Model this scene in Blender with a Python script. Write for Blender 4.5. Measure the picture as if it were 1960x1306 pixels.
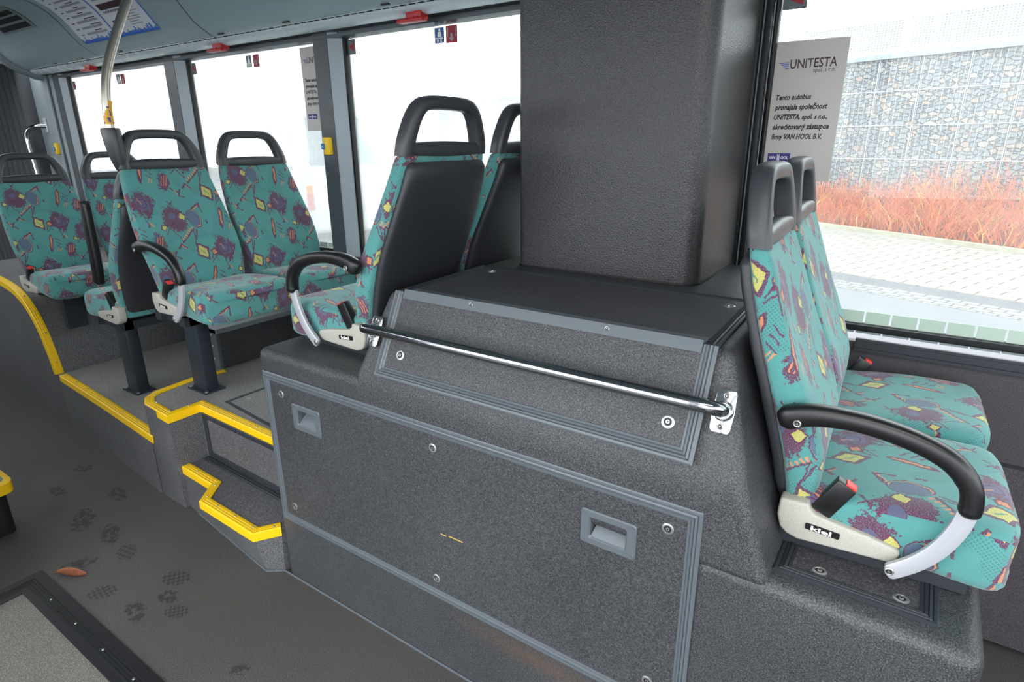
import bpy, bmesh, math, random
from mathutils import Vector, Matrix
for o in list(bpy.data.objects): bpy.data.objects.remove(o)
SC = bpy.context.scene
COL = SC.collection
RND = random.Random(7)

# ---------------------------------------------------------------- camera, sky, lamps, exposure
cam_d = bpy.data.cameras.new('camera'); cam = bpy.data.objects.new('camera', cam_d); COL.objects.link(cam)
cam_d.sensor_width = 36.0; cam_d.lens = 21.1408; cam_d.clip_start = 0.02; cam_d.clip_end = 300
RIGHT = Vector((0.82763706, 0.56122948, -0.00619358)); DOWN = Vector((0.1717282, -0.26372012, -0.94918972)); FWD = Vector((-0.53434662, 0.78452098, -0.31464347))
m3 = Matrix((RIGHT, -DOWN, -FWD)).transposed()
cam.matrix_world = Matrix.Translation((0, 0, 1.55)) @ m3.to_4x4()
SC.camera = cam
SC.view_settings.view_transform = 'Standard'; SC.view_settings.look = 'None'
SC.view_settings.gamma = 1.0; SC.view_settings.use_curve_mapping = False
SC.view_settings.exposure = 0.0
W = bpy.data.worlds.new('sky'); SC.world = W; W.use_nodes = True
bg = W.node_tree.nodes['Background']; bg.inputs[0].default_value = (0.93, 0.97, 1.0, 1); bg.inputs[1].default_value = 5.4
SC.cycles.max_bounces = 9; SC.cycles.diffuse_bounces = 5; SC.cycles.transparent_max_bounces = 12; SC.cycles.sample_clamp_indirect = 6.0

def lamp(name, loc, aim, size, sizey, power, color=(1, 1, 1)):
    l = bpy.data.lights.new(name, 'AREA'); l.shape = 'RECTANGLE'; l.size = size; l.size_y = sizey; l.energy = power; l.color = color
    o = bpy.data.objects.new(name, l); COL.objects.link(o); o.location = loc
    o.rotation_euler = (Vector(aim) - Vector(loc)).to_track_quat('-Z', 'Y').to_euler(); return o
# unseen fill light added under the ceiling to brighten the housing below
lamp('ceiling_fill_light', (0.3, 0.2, 2.30), (0.0, 0.75, 0.0), 1.6, 0.18, 13.0, (1.0, 0.97, 0.93))

# ---------------------------------------------------------------- materials
def s2l(c): return c / 12.92 if c <= 0.04045 else ((c + 0.055) / 1.055) ** 2.4
def rgb(r, g, b): return (s2l(r / 255), s2l(g / 255), s2l(b / 255), 1)
class NT:
    def __init__(s, mat): s.t = mat.node_tree; s.n = s.t.nodes; s.l = s.t.links
    def put(s, sock, v):
        if hasattr(v, 'is_output'): s.l.new(v, sock)
        else: sock.default_value = v
    def math(s, op, a, b=None, c=None, clamp=False):
        n = s.n.new('ShaderNodeMath'); n.operation = op; n.use_clamp = clamp; s.put(n.inputs[0], a)
        if b is not None: s.put(n.inputs[1], b)
        if c is not None: s.put(n.inputs[2], c)
        return n.outputs[0]
    def vm(s, op, a, b=None, c=None, out=0):
        n = s.n.new('ShaderNodeVectorMath'); n.operation = op; s.put(n.inputs[0], a)
        if b is not None: s.put(n.inputs[1], b)
        if c is not None: s.put(n.inputs[2], c)
        return n.outputs[out]
    def comb(s, x, y, z=0.0):
        n = s.n.new('ShaderNodeCombineXYZ'); s.put(n.inputs[0], x); s.put(n.inputs[1], y); s.put(n.inputs[2], z); return n.outputs[0]
    def sep(s, v):
        n = s.n.new('ShaderNodeSeparateXYZ'); s.put(n.inputs[0], v); return n.outputs
    def mapping(s, v, loc=(0, 0, 0), rot=0, sc=(1, 1, 1)):
        n = s.n.new('ShaderNodeMapping'); n.vector_type = 'TEXTURE'; s.put(n.inputs[0], v)
        n.inputs[1].default_value = loc; n.inputs[2].default_value = (0, 0, rot); n.inputs[3].default_value = sc; return n.outputs[0]
    def noise(s, v, scale, detail=2.0, rough=0.5, col=False):
        n = s.n.new('ShaderNodeTexNoise'); 
        if v is not None: s.put(n.inputs['Vector'], v)
        n.inputs['Scale'].default_value = scale; n.inputs['Detail'].default_value = detail; n.inputs['Roughness'].default_value = rough
        return n.outputs['Color' if col else 'Fac']
    def voro(s, v, scale, feature='F1', out='Distance', rand=1.0):
        n = s.n.new('ShaderNodeTexVoronoi'); n.feature = feature; s.put(n.inputs['Vector'], v); n.inputs['Scale'].default_value = scale
        n.inputs['Randomness'].default_value = rand; return n.outputs[out]
    def ramp(s, f, stops):
        n = s.n.new('ShaderNodeValToRGB'); s.put(n.inputs[0], f); e = n.color_ramp.elements
        while len(e) < len(stops): e.new(0.5)
        for q, (p, c) in zip(e, stops): q.position = p; q.color = c
        return n.outputs[0]
    def mix(s, f, a, b):
        n = s.n.new('ShaderNodeMix'); n.data_type = 'RGBA'; s.put(n.inputs[0], f); s.put(n.inputs[6], a); s.put(n.inputs[7], b); return n.outputs[2]
    def coord(s, k): return s.n.new('ShaderNodeTexCoord').outputs[k]
    def pos(s): return s.n.new('ShaderNodeNewGeometry').outputs['Position']
    def bump(s, h, strength, dist):
        n = s.n.new('ShaderNodeBump'); s.put(n.inputs['Height'], h); n.inputs['Strength'].default_value = strength; n.inputs['Distance'].default_value = dist; return n.outputs[0]
def mat(name, col=(0.5, 0.5, 0.5, 1), rough=0.5, metal=0.0, spec=0.5):
    m = bpy.data.materials.new(name); m.use_nodes = True; b = m.node_tree.nodes['Principled BSDF']
    b.inputs['Base Color'].default_value = col; b.inputs['Roughness'].default_value = rough; b.inputs['Metallic'].default_value = metal
    b.inputs['Specular IOR Level'].default_value = spec
    return m, NT(m), b
M = {}
def simple(k, col, rough=0.5, metal=0.0, spec=0.5, grain=0.0, gscale=600, bumpd=0.0):
    m, t, b = mat(k, col, rough, metal, spec)
    v = t.pos()
    f = t.noise(v, gscale, 2.0)
    if grain > 0:
        dark = tuple(c * (1 - grain) for c in col[:3]) + (1,); lite = tuple(min(1, c * (1 + grain)) for c in col[:3]) + (1,)
        t.put(b.inputs['Base Color'], t.ramp(f, [(0.3, dark), (0.7, lite)]))
    else:
        g = t.noise(v, 9.0, 3.0)
        t.put(b.inputs['Roughness'], t.math('MULTIPLY_ADD', g, 0.16, rough - 0.08, clamp=True))
    if bumpd > 0: t.put(b.inputs['Normal'], t.bump(f, 0.6, bumpd))
    M[k] = m; return m
# speckled dark vinyl that clads the housings, steps and pillar
def vinyl(k, a, b_, rough, scale=330, bd=0.0016, spec=0.5):
    m, t, b = mat(k, a, rough, 0, spec); v = t.pos()
    n1 = t.noise(v, scale, 3.0, 0.65); n2 = t.noise(v, scale * 2.3, 1.0); big = t.noise(v, 2.2, 3.0)
    f = t.math('MULTIPLY_ADD', n2, 0.45, t.math('MULTIPLY', n1, 0.6))
    f = t.math('MULTIPLY_ADD', big, 0.10, t.math('SUBTRACT', f, 0.05))
    c = t.ramp(f, [(0.40, a), (0.56, b_), (0.64, tuple(x * 2.3 for x in b_[:3]) + (1,))])
    t.put(b.inputs['Base Color'], c)
    h = t.voro(v, scale * 0.75, 'SMOOTH_F1')
    t.put(b.inputs['Normal'], t.bump(t.math('ADD', h, n1), 0.55, bd))
    M[k] = m; return m, t, b, c, v
m_, t_, b_, c_, v_ = vinyl('vinyl', rgb(22, 23, 25), rgb(63, 64, 67), 0.46)
# brownish dirt rubbed in below the panel's lower edge
e_ = t_.mapping(v_, (-.66, 1.085, .215), 0, (.34, .3, .045)); d_ = t_.math('SUBTRACT', 1.0, t_.vm('LENGTH', e_, out=1), clamp=True)
d_ = t_.math('MULTIPLY', d_, t_.noise(v_, 90.0, 3.0)); t_.put(b_.inputs['Base Color'], t_.mix(t_.math('MULTIPLY', d_, 1.1, clamp=True), c_, rgb(92, 72, 56)))
vinyl('vinyl_smooth', rgb(58, 58, 61), rgb(90, 90, 92), 0.55, 240, 0.0006)
vinyl('deck', rgb(92, 90, 89), rgb(128, 126, 124), 0.5, 240, 0.0006)  # paler platform vinyl, window light on the tops painted in
vinyl('lid_vinyl', rgb(48, 48, 51), rgb(66, 66, 69), 0.55, 240, 0.0006)
vinyl('pillar_vinyl', rgb(24, 24, 26), rgb(54, 54, 56), 0.34, 330, 0.0014)
vinyl('wall_vinyl', rgb(46, 43, 46), rgb(68, 64, 68), 0.65, 420, 0.0007)
simple('trim_grey', rgb(88, 95, 101), 0.36, spec=0.5)
simple('trim_dark', rgb(46, 49, 56), 0.42)
simple('rubber', rgb(20, 21, 24), 0.55)
simple('black_plastic', rgb(16, 16, 18), 0.36, spec=0.55)
simple('shell', rgb(44, 46, 51), 0.46, spec=0.55, bumpd=0.0003, gscale=900)
simple('headrest', rgb(52, 54, 59), 0.42, spec=0.6, bumpd=0.0002, gscale=1200)
simple('cover', rgb(176, 174, 164), 0.5, grain=0.10, gscale=420, bumpd=0.0002)
simple('alu', rgb(190, 192, 198), 0.38, metal=0.35)
simple('steel', rgb(215, 217, 220), 0.17, metal=1.0)
simple('chrome', rgb(158, 159, 163), 0.15, metal=1.0)
simple('brushed', rgb(178, 172, 162), 0.30, metal=1.0)
simple('bolt', rgb(186, 186, 184), 0.34, metal=0.85)
simple('bolt_dark', rgb(40, 40, 42), 0.4, metal=0.4)
simple('leg', rgb(38, 45, 54), 0.45)
simple('frame_dark', rgb(40, 44, 50), 0.5)
simple('yellow', rgb(244, 196, 10), 0.40, grain=0.05, gscale=300)
simple('yellow_btn', rgb(240, 196, 20), 0.38)
simple('blue_btn', rgb(40, 120, 190), 0.4)
simple('red', rgb(178, 26, 34), 0.42)
simple('red_btn', rgb(214, 54, 50), 0.4)
simple('white_paint', rgb(238, 238, 238), 0.5)
simple('window_post', rgb(70, 75, 81), 0.42)
simple('post_flank_lit', rgb(150, 160, 168), 0.40)  # lit side of the posts, its brightness put into the colour
simple('header', rgb(76, 84, 90), 0.34)
simple('duct', rgb(196, 208, 212), 0.26, spec=0.6)
simple('cove', rgb(146, 166, 171), 0.40, spec=0.5)
simple('dark_hole', rgb(12, 12, 13), 0.8)
simple('bellows', rgb(72, 74, 79), 0.75)
simple('panel_grey', rgb(128, 138, 142), 0.45)
simple('paper_grey', rgb(186, 182, 178), 0.55)
simple('paper', rgb(212, 216, 222), 0.55)
simple('ink', rgb(22, 20, 24), 0.6)
simple('ink_maroon', rgb(62, 38, 46), 0.6)
simple('ink_grey', rgb(150, 152, 160), 0.6)
simple('ink_blue', rgb(46, 104, 190), 0.6)
simple('navy', rgb(46, 42, 120), 0.5)
simple('stripe_blue', rgb(70, 80, 160), 0.5)
simple('sign_blue', rgb(44, 88, 150), 0.5)
simple('sign_red', rgb(150, 26, 44), 0.5)
simple('sign_teal', rgb(96, 110, 114), 0.5)
simple('sticker_yellow', rgb(226, 168, 40), 0.45)
simple('leaf', rgb(128, 74, 46), 0.6, grain=0.2, gscale=150)
simple('mat_black', rgb(20, 20, 24), 0.5, grain=0.35, gscale=90, bumpd=0.0008)
simple('reflector', rgb(186, 205, 190), 0.5)
simple('bus_white', rgb(240, 240, 238), 0.35)
simple('bus_glass', rgb(140, 156, 160), 0.12)
simple('tail_red', rgb(220, 90, 80), 0.4); simple('tail_orange', rgb(240, 160, 70), 0.4)
simple('tyre', rgb(30, 30, 32), 0.8)
simple('fence_white', rgb(156, 159, 162), 0.5)
simple('stone_kerb', rgb(150, 146, 128), 0.8, grain=0.2, gscale=20)
simple('ceiling_far', rgb(120, 132, 136), 0.5)

def fabric():
    m, t, b = mat('seat_fabric', rough=0.85, spec=0.25)
    uv = t.coord('UV')
    nz = t.noise(uv, 60.0, 2.0, 0.6, col=True)
    wob = t.vm('SUBTRACT', nz, (0.5, 0.5, 0.5))
    p = t.vm('ADD', uv, t.vm('SCALE', wob, None)); 
    sc = p.node.inputs[1].links[0].from_node; sc.inputs['Scale'].default_value = 0.013
    nr = t.noise(uv, 95.0, 3.0, 0.75, col=True)
    wr = t.vm('SUBTRACT', nr, (0.5, 0.5, 0.5)); s2 = t.vm('SCALE', wr); s2.node.inputs['Scale'].default_value = 0.085
    pr = t.vm('ADD', uv, s2)
    TEAL = rgb(86, 146, 145); MAR = rgb(100, 36, 74); NAVY = rgb(88, 92, 122); YEL = rgb(196, 192, 104); ORA = rgb(206, 138, 96); TEAL2 = rgb(64, 128, 124)
    fine = t.noise(uv, 700.0, 2.0); 
    col = t.mix(t.math('MULTIPLY', fine, 0.8, clamp=True), TEAL2, rgb(100, 162, 160))
    # woven dots in drifting zones
    dz = t.math('GREATER_THAN', t.noise(uv, 7.0, 1.0), 0.56)
    sx = t.sep(t.vm('SCALE', uv)); sx[0].node.inputs[0].links[0].from_node.inputs['Scale'].default_value = 760.0
    dots = t.math('GREATER_THAN', t.math('MULTIPLY', t.math('SINE', sx[0]), t.math('SINE', sx[1])), 0.35)
    col = t.mix(t.math('MULTIPLY', t.math('MULTIPLY', dz, dots), 0.45), col, rgb(52, 74, 92))
    A = (0.275, -0.215); B = (-0.12, -0.245); det = A[0] * B[1] - A[1] * B[0]
    state = {'c': col}
    def local(src, cx, cy):
        d = t.vm('SUBTRACT', src, (cx, cy, 0))
        sI = t.vm('DOT_PRODUCT', d, (B[1] / det, -B[0] / det, 0), out=1); tI = t.vm('DOT_PRODUCT', d, (-A[1] / det, A[0] / det, 0), out=1)
        w = t.comb(t.math('WRAP', sI, -0.5, 0.5), t.math('WRAP', tI, -0.5, 0.5))
        return t.comb(t.vm('DOT_PRODUCT', w, (A[0], B[0], 0), out=1), t.vm('DOT_PRODUCT', w, (A[1], B[1], 0), out=1))
    weave = t.math('MULTIPLY_ADD', t.noise(uv, 420.0, 2.0), 2.6, -0.45, clamp=True)
    def paint(mask, c): state['c'] = t.mix(t.math('MULTIPLY', mask, weave), state['c'], c)
    def half(q, kind, c, x, y, rx, ry, rot, w, cut):     # part of a ring only
        v = t.mapping(q, (x, y, 0), math.radians(rot), (rx, ry, 1)); r_ = t.math('COMPARE', t.vm('LENGTH', v, out=1), 1.0, w)
        paint(t.math('MULTIPLY', r_, t.math('GREATER_THAN', t.sep(v)[0], cut)), c)
    def shape(q, kind, x, y, rx, ry, rot=0, w=0.2):
        v = t.mapping(q, (x, y, 0), math.radians(rot), (rx, ry, 1))
        if kind == 'ell': return t.math('LESS_THAN', t.vm('LENGTH', v, out=1), 1.0)
        if kind == 'ring':
            return t.math('COMPARE', t.vm('LENGTH', v, out=1), 1.0, w)
        a = t.sep(t.vm('ABSOLUTE', v))
        if kind == 'dia': return t.math('LESS_THAN', t.math('ADD', a[0], a[1]), 1.0)
        if kind == 'box': return t.math('LESS_THAN', t.math('MAXIMUM', a[0], a[1]), 1.0)
        if kind == 'diaring': return t.math('COMPARE', t.math('ADD', a[0], a[1]), 1.0, w)
        if kind == 'comb':
            s = t.sep(v); tooth = t.math('GREATER_THAN', t.math('SINE', t.math('MULTIPLY', s[0], 22.0)), 0.1)
            return t.math('MULTIPLY', tooth, t.math('LESS_THAN', t.math('MAXIMUM', a[0], a[1]), 1.0))
    def S(q, kind, c, *a, **k): paint(shape(q, kind, *a, **k), c)
    # 1 ragged patch with small diamond and blue ellipse
    q = local(pr, 0, 0); S(q, 'ell', MAR, 0, 0, .047, .055, 20)
    q = local(p, 0, 0)
    S(q, 'box', MAR, -.03, -.045, .0018, .045, 35); S(q, 'box', MAR, -.035, -.035, .0018, .035, -45); S(q, 'box', MAR, .01, .066, .002, .014, -45); S(q, 'box', MAR, .0, .066, .002, .012, 40)
    S(q, 'ell', NAVY, -.008, .012, .016, .013, 30)
    S(q, 'dia', YEL, .034, .006, .015, .017, 10); S(q, 'diaring', MAR, .034, .006, .017, .019, 10, w=.12)
    S(q, 'ell', NAVY, .082, -.006, .024, .034, 12); half(q, 'ring', ORA, .084, -.007, .025, .036, -10, .055, -.25); S(q, 'ring', MAR, .084, -.006, .0275, .039, 8, w=.05); half(q, 'ring', MAR, .083, -.006, .022, .032, 8, .04, -.1)
    S(q, 'box', MAR, .108, .046, .0035, .024, -65); S(q, 'box', ORA, .112, .042, .002, .022, -62); S(q, 'box', MAR, .127, .034, .003, .020, 10); S(q, 'box', MAR, .132, -.026, .004, .009, 5)
    # 2 purple blob with orange stripes and a scribbled tail
    q = local(pr, .015, .155); S(q, 'ell', MAR, 0, 0, .024, .040, -8)
    q = local(p, .015, .155)
    S(q, 'ell', NAVY, -.004, .008, .015, .026, -10)
    for i, dx in enumerate((-.008, .003, .013)):
        S(q, 'box', MAR, dx, .004, .0042, .026, -22); S(q, 'box', ORA, dx, .004, .0020, .023, -22)
    S(q, 'box', MAR, .030, -.038, .003, .020, 55); S(q, 'box', ORA, .036, -.046, .0018, .014, 20); S(q, 'box', MAR, .048, -.052, .003, .018, -30); S(q, 'box', MAR, .056, -.066, .0026, .012, 60)
    # 3 yellow diamond and scribble
    q = local(p, .185, .100)
    S(q, 'dia', MAR, 0, 0, .033, .045, 24); S(q, 'dia', YEL, 0, 0, .023, .032, 24); S(q, 'box', TEAL2, -.003, .004, .0022, .009, 30); S(q, 'box', TEAL2, .005, -.006, .002, .007, 30)
    S(q, 'box', MAR, .040, -.014, .002, .030, -30); S(q, 'box', MAR, .050, -.022, .002, .026, 15); S(q, 'box', MAR, .044, -.034, .002, .026, -50); S(q, 'box', MAR, .056, -.006, .0016, .022, -60)
    # 4 feather stroke and dashes
    q = local(p, .205, -.012)
    S(q, 'ell', MAR, 0, 0, .010, .048, -16); S(q, 'ell', ORA, .001, .002, .0042, .036, -14); S(q, 'box', MAR, -.010, -.03, .002, .022, -6)
    for i in range(3): S(q, 'box', MAR, .040 - i * .004, .012 - i * .018, .0020, .015, 48); 
    S(q, 'box', ORA, .024, -.040, .0022, .012, -35); S(q, 'box', ORA, .036, -.042, .0022, .010, -35)
    # 5 blue square in a ragged patch, small orange square, crossing lines
    q = local(pr, .165, -.145); S(q, 'dia', MAR, 0, 0, .056, .062, 10)
    q = local(p, .165, -.145)
    S(q, 'box', NAVY, .002, 0, .023, .024, 14); S(q, 'ring', MAR, .0, .002, .017, .017, 0, w=.12); S(q, 'box', ORA, -.008, .012, .0016, .014, 30)
    S(q, 'box', MAR, .026, -.03, .0016, .046, -40); S(q, 'box', MAR, -.012, -.055, .0016, .040, 12); S(q, 'box', MAR, .03, .03, .0015, .036, 48)
    S(q, 'box', MAR, -.052, -.008, .0125, .0135, 12); S(q, 'box', ORA, -.052, -.008, .0082, .009, 12)
    S(q, 'box', MAR, -.006, -.084, .0032, .012, -40); S(q, 'box', ORA, .006, -.084, .0026, .012, 35)
    # 6 comb stroke
    q = local(p, .150, .176)
    S(q, 'box', MAR, 0, -.004, .046, .0030, 38); S(q, 'comb', ORA, -.003, .003, .042, .0060, 38); S(q, 'box', MAR, .026, -.012, .0022, .030, -12); S(q, 'box', MAR, .036, -.004, .0022, .024, -24)
    # 7 chevron, 8 triangle
    q = local(p, .103, .130); S(q, 'box', MAR, -.008, .002, .0035, .014, -45); S(q, 'box', MAR, .008, .002, .0035, .016, 45); S(q, 'box', ORA, .006, -.002, .0017, .012, 45)
    q = local(p, -.060, -.030); S(q, 'dia', MAR, 0, 0, .016, .017, 20); S(q, 'dia', YEL, 0, 0, .010, .011, 20)
    t.put(b.inputs['Base Color'], state['c'])
    b.inputs['Sheen Weight'].default_value = 0.25; b.inputs['Sheen Roughness'].default_value = 0.5
    t.put(b.inputs['Normal'], t.bump(t.noise(uv, 520.0, 2.0), 0.5, 0.0012))
    M['fabric'] = m
fabric()

def floor_mat():
    m, t, b, c, v = vinyl('floor', rgb(52, 50, 50), rgb(76, 74, 73), 0.60, 300, 0.0005, 0.45)
    brown = t.noise(v, 1.7, 4.0, 0.6)
    col = t.mix(t.math('MULTIPLY', t.math('SUBTRACT', brown, 0.35, clamp=True), 1.2, clamp=True), c, rgb(84, 79, 74))
    nr = t.noise(v, 30.0, 3.0, 0.7, col=True); w = t.vm('SCALE', t.vm('SUBTRACT', nr, (0.5, 0.5, 0.5))); w.node.inputs['Scale'].default_value = 0.07
    p = t.vm('ADD', v, w)
    smear = t.math('GREATER_THAN', t.noise(v, 42.0, 2.0), 0.47)
    for (x, y, r1, r2, rot, kind) in FOOTPRINTS:
        e = t.mapping(p if kind == 0 else v, (x, y, 0), math.radians(rot), (r1, r2, 1))
        s = t.sep(e); flat = t.vm('LENGTH', t.comb(s[0], s[1]), out=1)
        mk = t.math('LESS_THAN', flat, 1.0)
        if kind == 1:
            tread = t.math('GREATER_THAN', t.math('MULTIPLY', t.math('SINE', t.math('MULTIPLY', s[0], 13.0)), t.math('SINE', t.math('MULTIPLY_ADD', s[1], 9.0, t.math('MULTIPLY', s[0], 4.0)))), -0.02)
            mk = t.math('MULTIPLY', mk, tread)
        else: mk = t.math('MULTIPLY', mk, smear)
        col = t.mix(t.math('MULTIPLY', mk, 0.62), col, rgb(26, 25, 25))
    t.put(b.inputs['Base Color'], col)
# damp shoe prints: x, y, half sizes, turn, treaded or smeared
FOOTPRINTS = [(-2.81, .80, .10, .045, -25, 0), (-3.15, .83, .06, .03, 0, 0), (-2.60, .82, .08, .03, -20, 0), (-2.42, .80, .055, .035, -20, 1), (-2.50, .66, .055, .03, 60, 0),
              (-2.10, .83, .055, .038, 20, 1), (-2.02, .76, .04, .03, 0, 0), (-2.25, .64, .05, .035, 45, 1), (-2.05, .66, .06, .03, -20, 0), (-1.93, .74, .045, .03, 20, 1),
              (-2.22, .40, .05, .03, 30, 1), (-2.06, .40, .06, .035, 30, 1), (-1.95, .41, .09, .05, -30, 0), (-1.52, .72, .035, .02, 40, 0), (-1.38, .70, .05, .025, -30, 1), (-3.3, 1.0, .05, .03, 10, 0), (-2.9, .98, .07, .03, -10, 0)]
floor_mat()
vinyl('hatch_floor', rgb(74, 73, 69), rgb(104, 102, 96), 0.5, 300, 0.0005)

def glass(k, dirt, tint=(0.94, 0.97, 0.96, 1)):
    m = bpy.data.materials.new(k); m.use_nodes = True; t = NT(m); n = t.n
    n.remove(n['Principled BSDF']); out = n['Material Output']
    tr = n.new('ShaderNodeBsdfTransparent'); tr.inputs[0].default_value = tint
    gl = n.new('ShaderNodeBsdfGlossy'); gl.inputs['Roughness'].default_value = 0.02
    tl = n.new('ShaderNodeBsdfTranslucent'); tl.inputs[0].default_value = (0.95, 0.97, 0.97, 1)
    d = t.noise(t.pos(), 5.0, 4.0); f = t.math('MULTIPLY', d, dirt * 2, clamp=True)
    m1 = n.new('ShaderNodeMixShader'); t.l.new(f, m1.inputs[0]); t.l.new(tr.outputs[0], m1.inputs[1]); t.l.new(tl.outputs[0], m1.inputs[2])
    fr = n.new('ShaderNodeFresnel'); fr.inputs[0].default_value = 1.35
    m2 = n.new('ShaderNodeMixShader'); t.l.new(t.math('MULTIPLY', fr.outputs[0], 0.7), m2.inputs[0]); t.l.new(m1.outputs[0], m2.inputs[1]); t.l.new(gl.outputs[0], m2.inputs[2])
    t.l.new(m2.outputs[0], out.inputs[0]); M[k] = m
glass('glass', 0.06); glass('glass_hazy', 0.20)

def stone():
    m, t, b = mat('gabion_stone', rough=0.9); v = t.coord('Object')
    q = t.mapping(v, (0, 0, 0), 0, (1.55, 1.0, 0.9))
    w = t.noise(v, 3.0, 2.0, col=True); ws = t.vm('SCALE', w); ws.node.inputs['Scale'].default_value = 0.12; q = t.vm('ADD', q, ws)
    cell = t.voro(q, 10.0, 'F1', 'Color'); edge = t.voro(q, 10.0, 'DISTANCE_TO_EDGE')
    s = t.sep(cell)
    c = t.ramp(s[0], [(0.0, rgb(104, 109, 116)), (0.3, rgb(126, 129, 132)), (0.55, rgb(106, 116, 122)), (0.75, rgb(138, 132, 127)), (0.88, rgb(152, 146, 138)), (1.0, rgb(146, 122, 106))])
    c = t.mix(t.math('MULTIPLY', t.noise(v, 30.0, 3.0), .5), c, rgb(112, 116, 122))
    dark = t.math('LESS_THAN', edge, 0.03)
    t.put(b.inputs['Base Color'], t.mix(t.math('MULTIPLY', dark, .7), c, rgb(66, 68, 73)))
    t.put(b.inputs['Normal'], t.bump(t.math('MINIMUM', edge, 0.12), 1.0, 0.25)); M['stone'] = m
stone()
def paving(k, a, j, sx, sy, mort=0.02):
    m, t, b = mat(k, rough=0.9); n = t.n.new('ShaderNodeTexBrick'); t.put(n.inputs['Vector'], t.coord('Object'))
    n.inputs['Color1'].default_value = a; n.inputs['Color2'].default_value = tuple(x * 0.88 for x in a[:3]) + (1,); n.inputs['Mortar'].default_value = j
    n.inputs['Scale'].default_value = 1.0; n.inputs['Brick Width'].default_value = sx; n.inputs['Row Height'].default_value = sy; n.inputs['Mortar Size'].default_value = mort
    t.put(b.inputs['Base Color'], n.outputs['Color']); M[k] = m
paving('pavers', rgb(140, 136, 129), rgb(84, 76, 70), 0.44, 0.23, 0.014)
paving('cobbles', rgb(122, 120, 118), rgb(76, 76, 76), 0.20, 0.14, 0.014)
simple('asphalt', rgb(104, 105, 108), 0.9, grain=0.18, gscale=60)
simple('asphalt_dark', rgb(86, 87, 90), 0.9, grain=0.18, gscale=60)
simple('soil', rgb(96, 70, 56), 0.95, grain=0.3, gscale=12)
def twigs():
    m, t, b = mat('twig_red', rough=0.85, spec=0.2); f = t.noise(t.coord('Object'), 3.2, 4.0, 0.7)
    t.put(b.inputs['Base Color'], t.ramp(f, [(0.30, rgb(112, 64, 46)), (0.44, rgb(182, 92, 58)), (0.56, rgb(198, 110, 72)), (0.66, rgb(172, 126, 96)), (0.75, rgb(184, 150, 122))])); M['twig_red'] = m
twigs()
simple('twig_yellow', rgb(206, 176, 90), 0.8)

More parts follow.
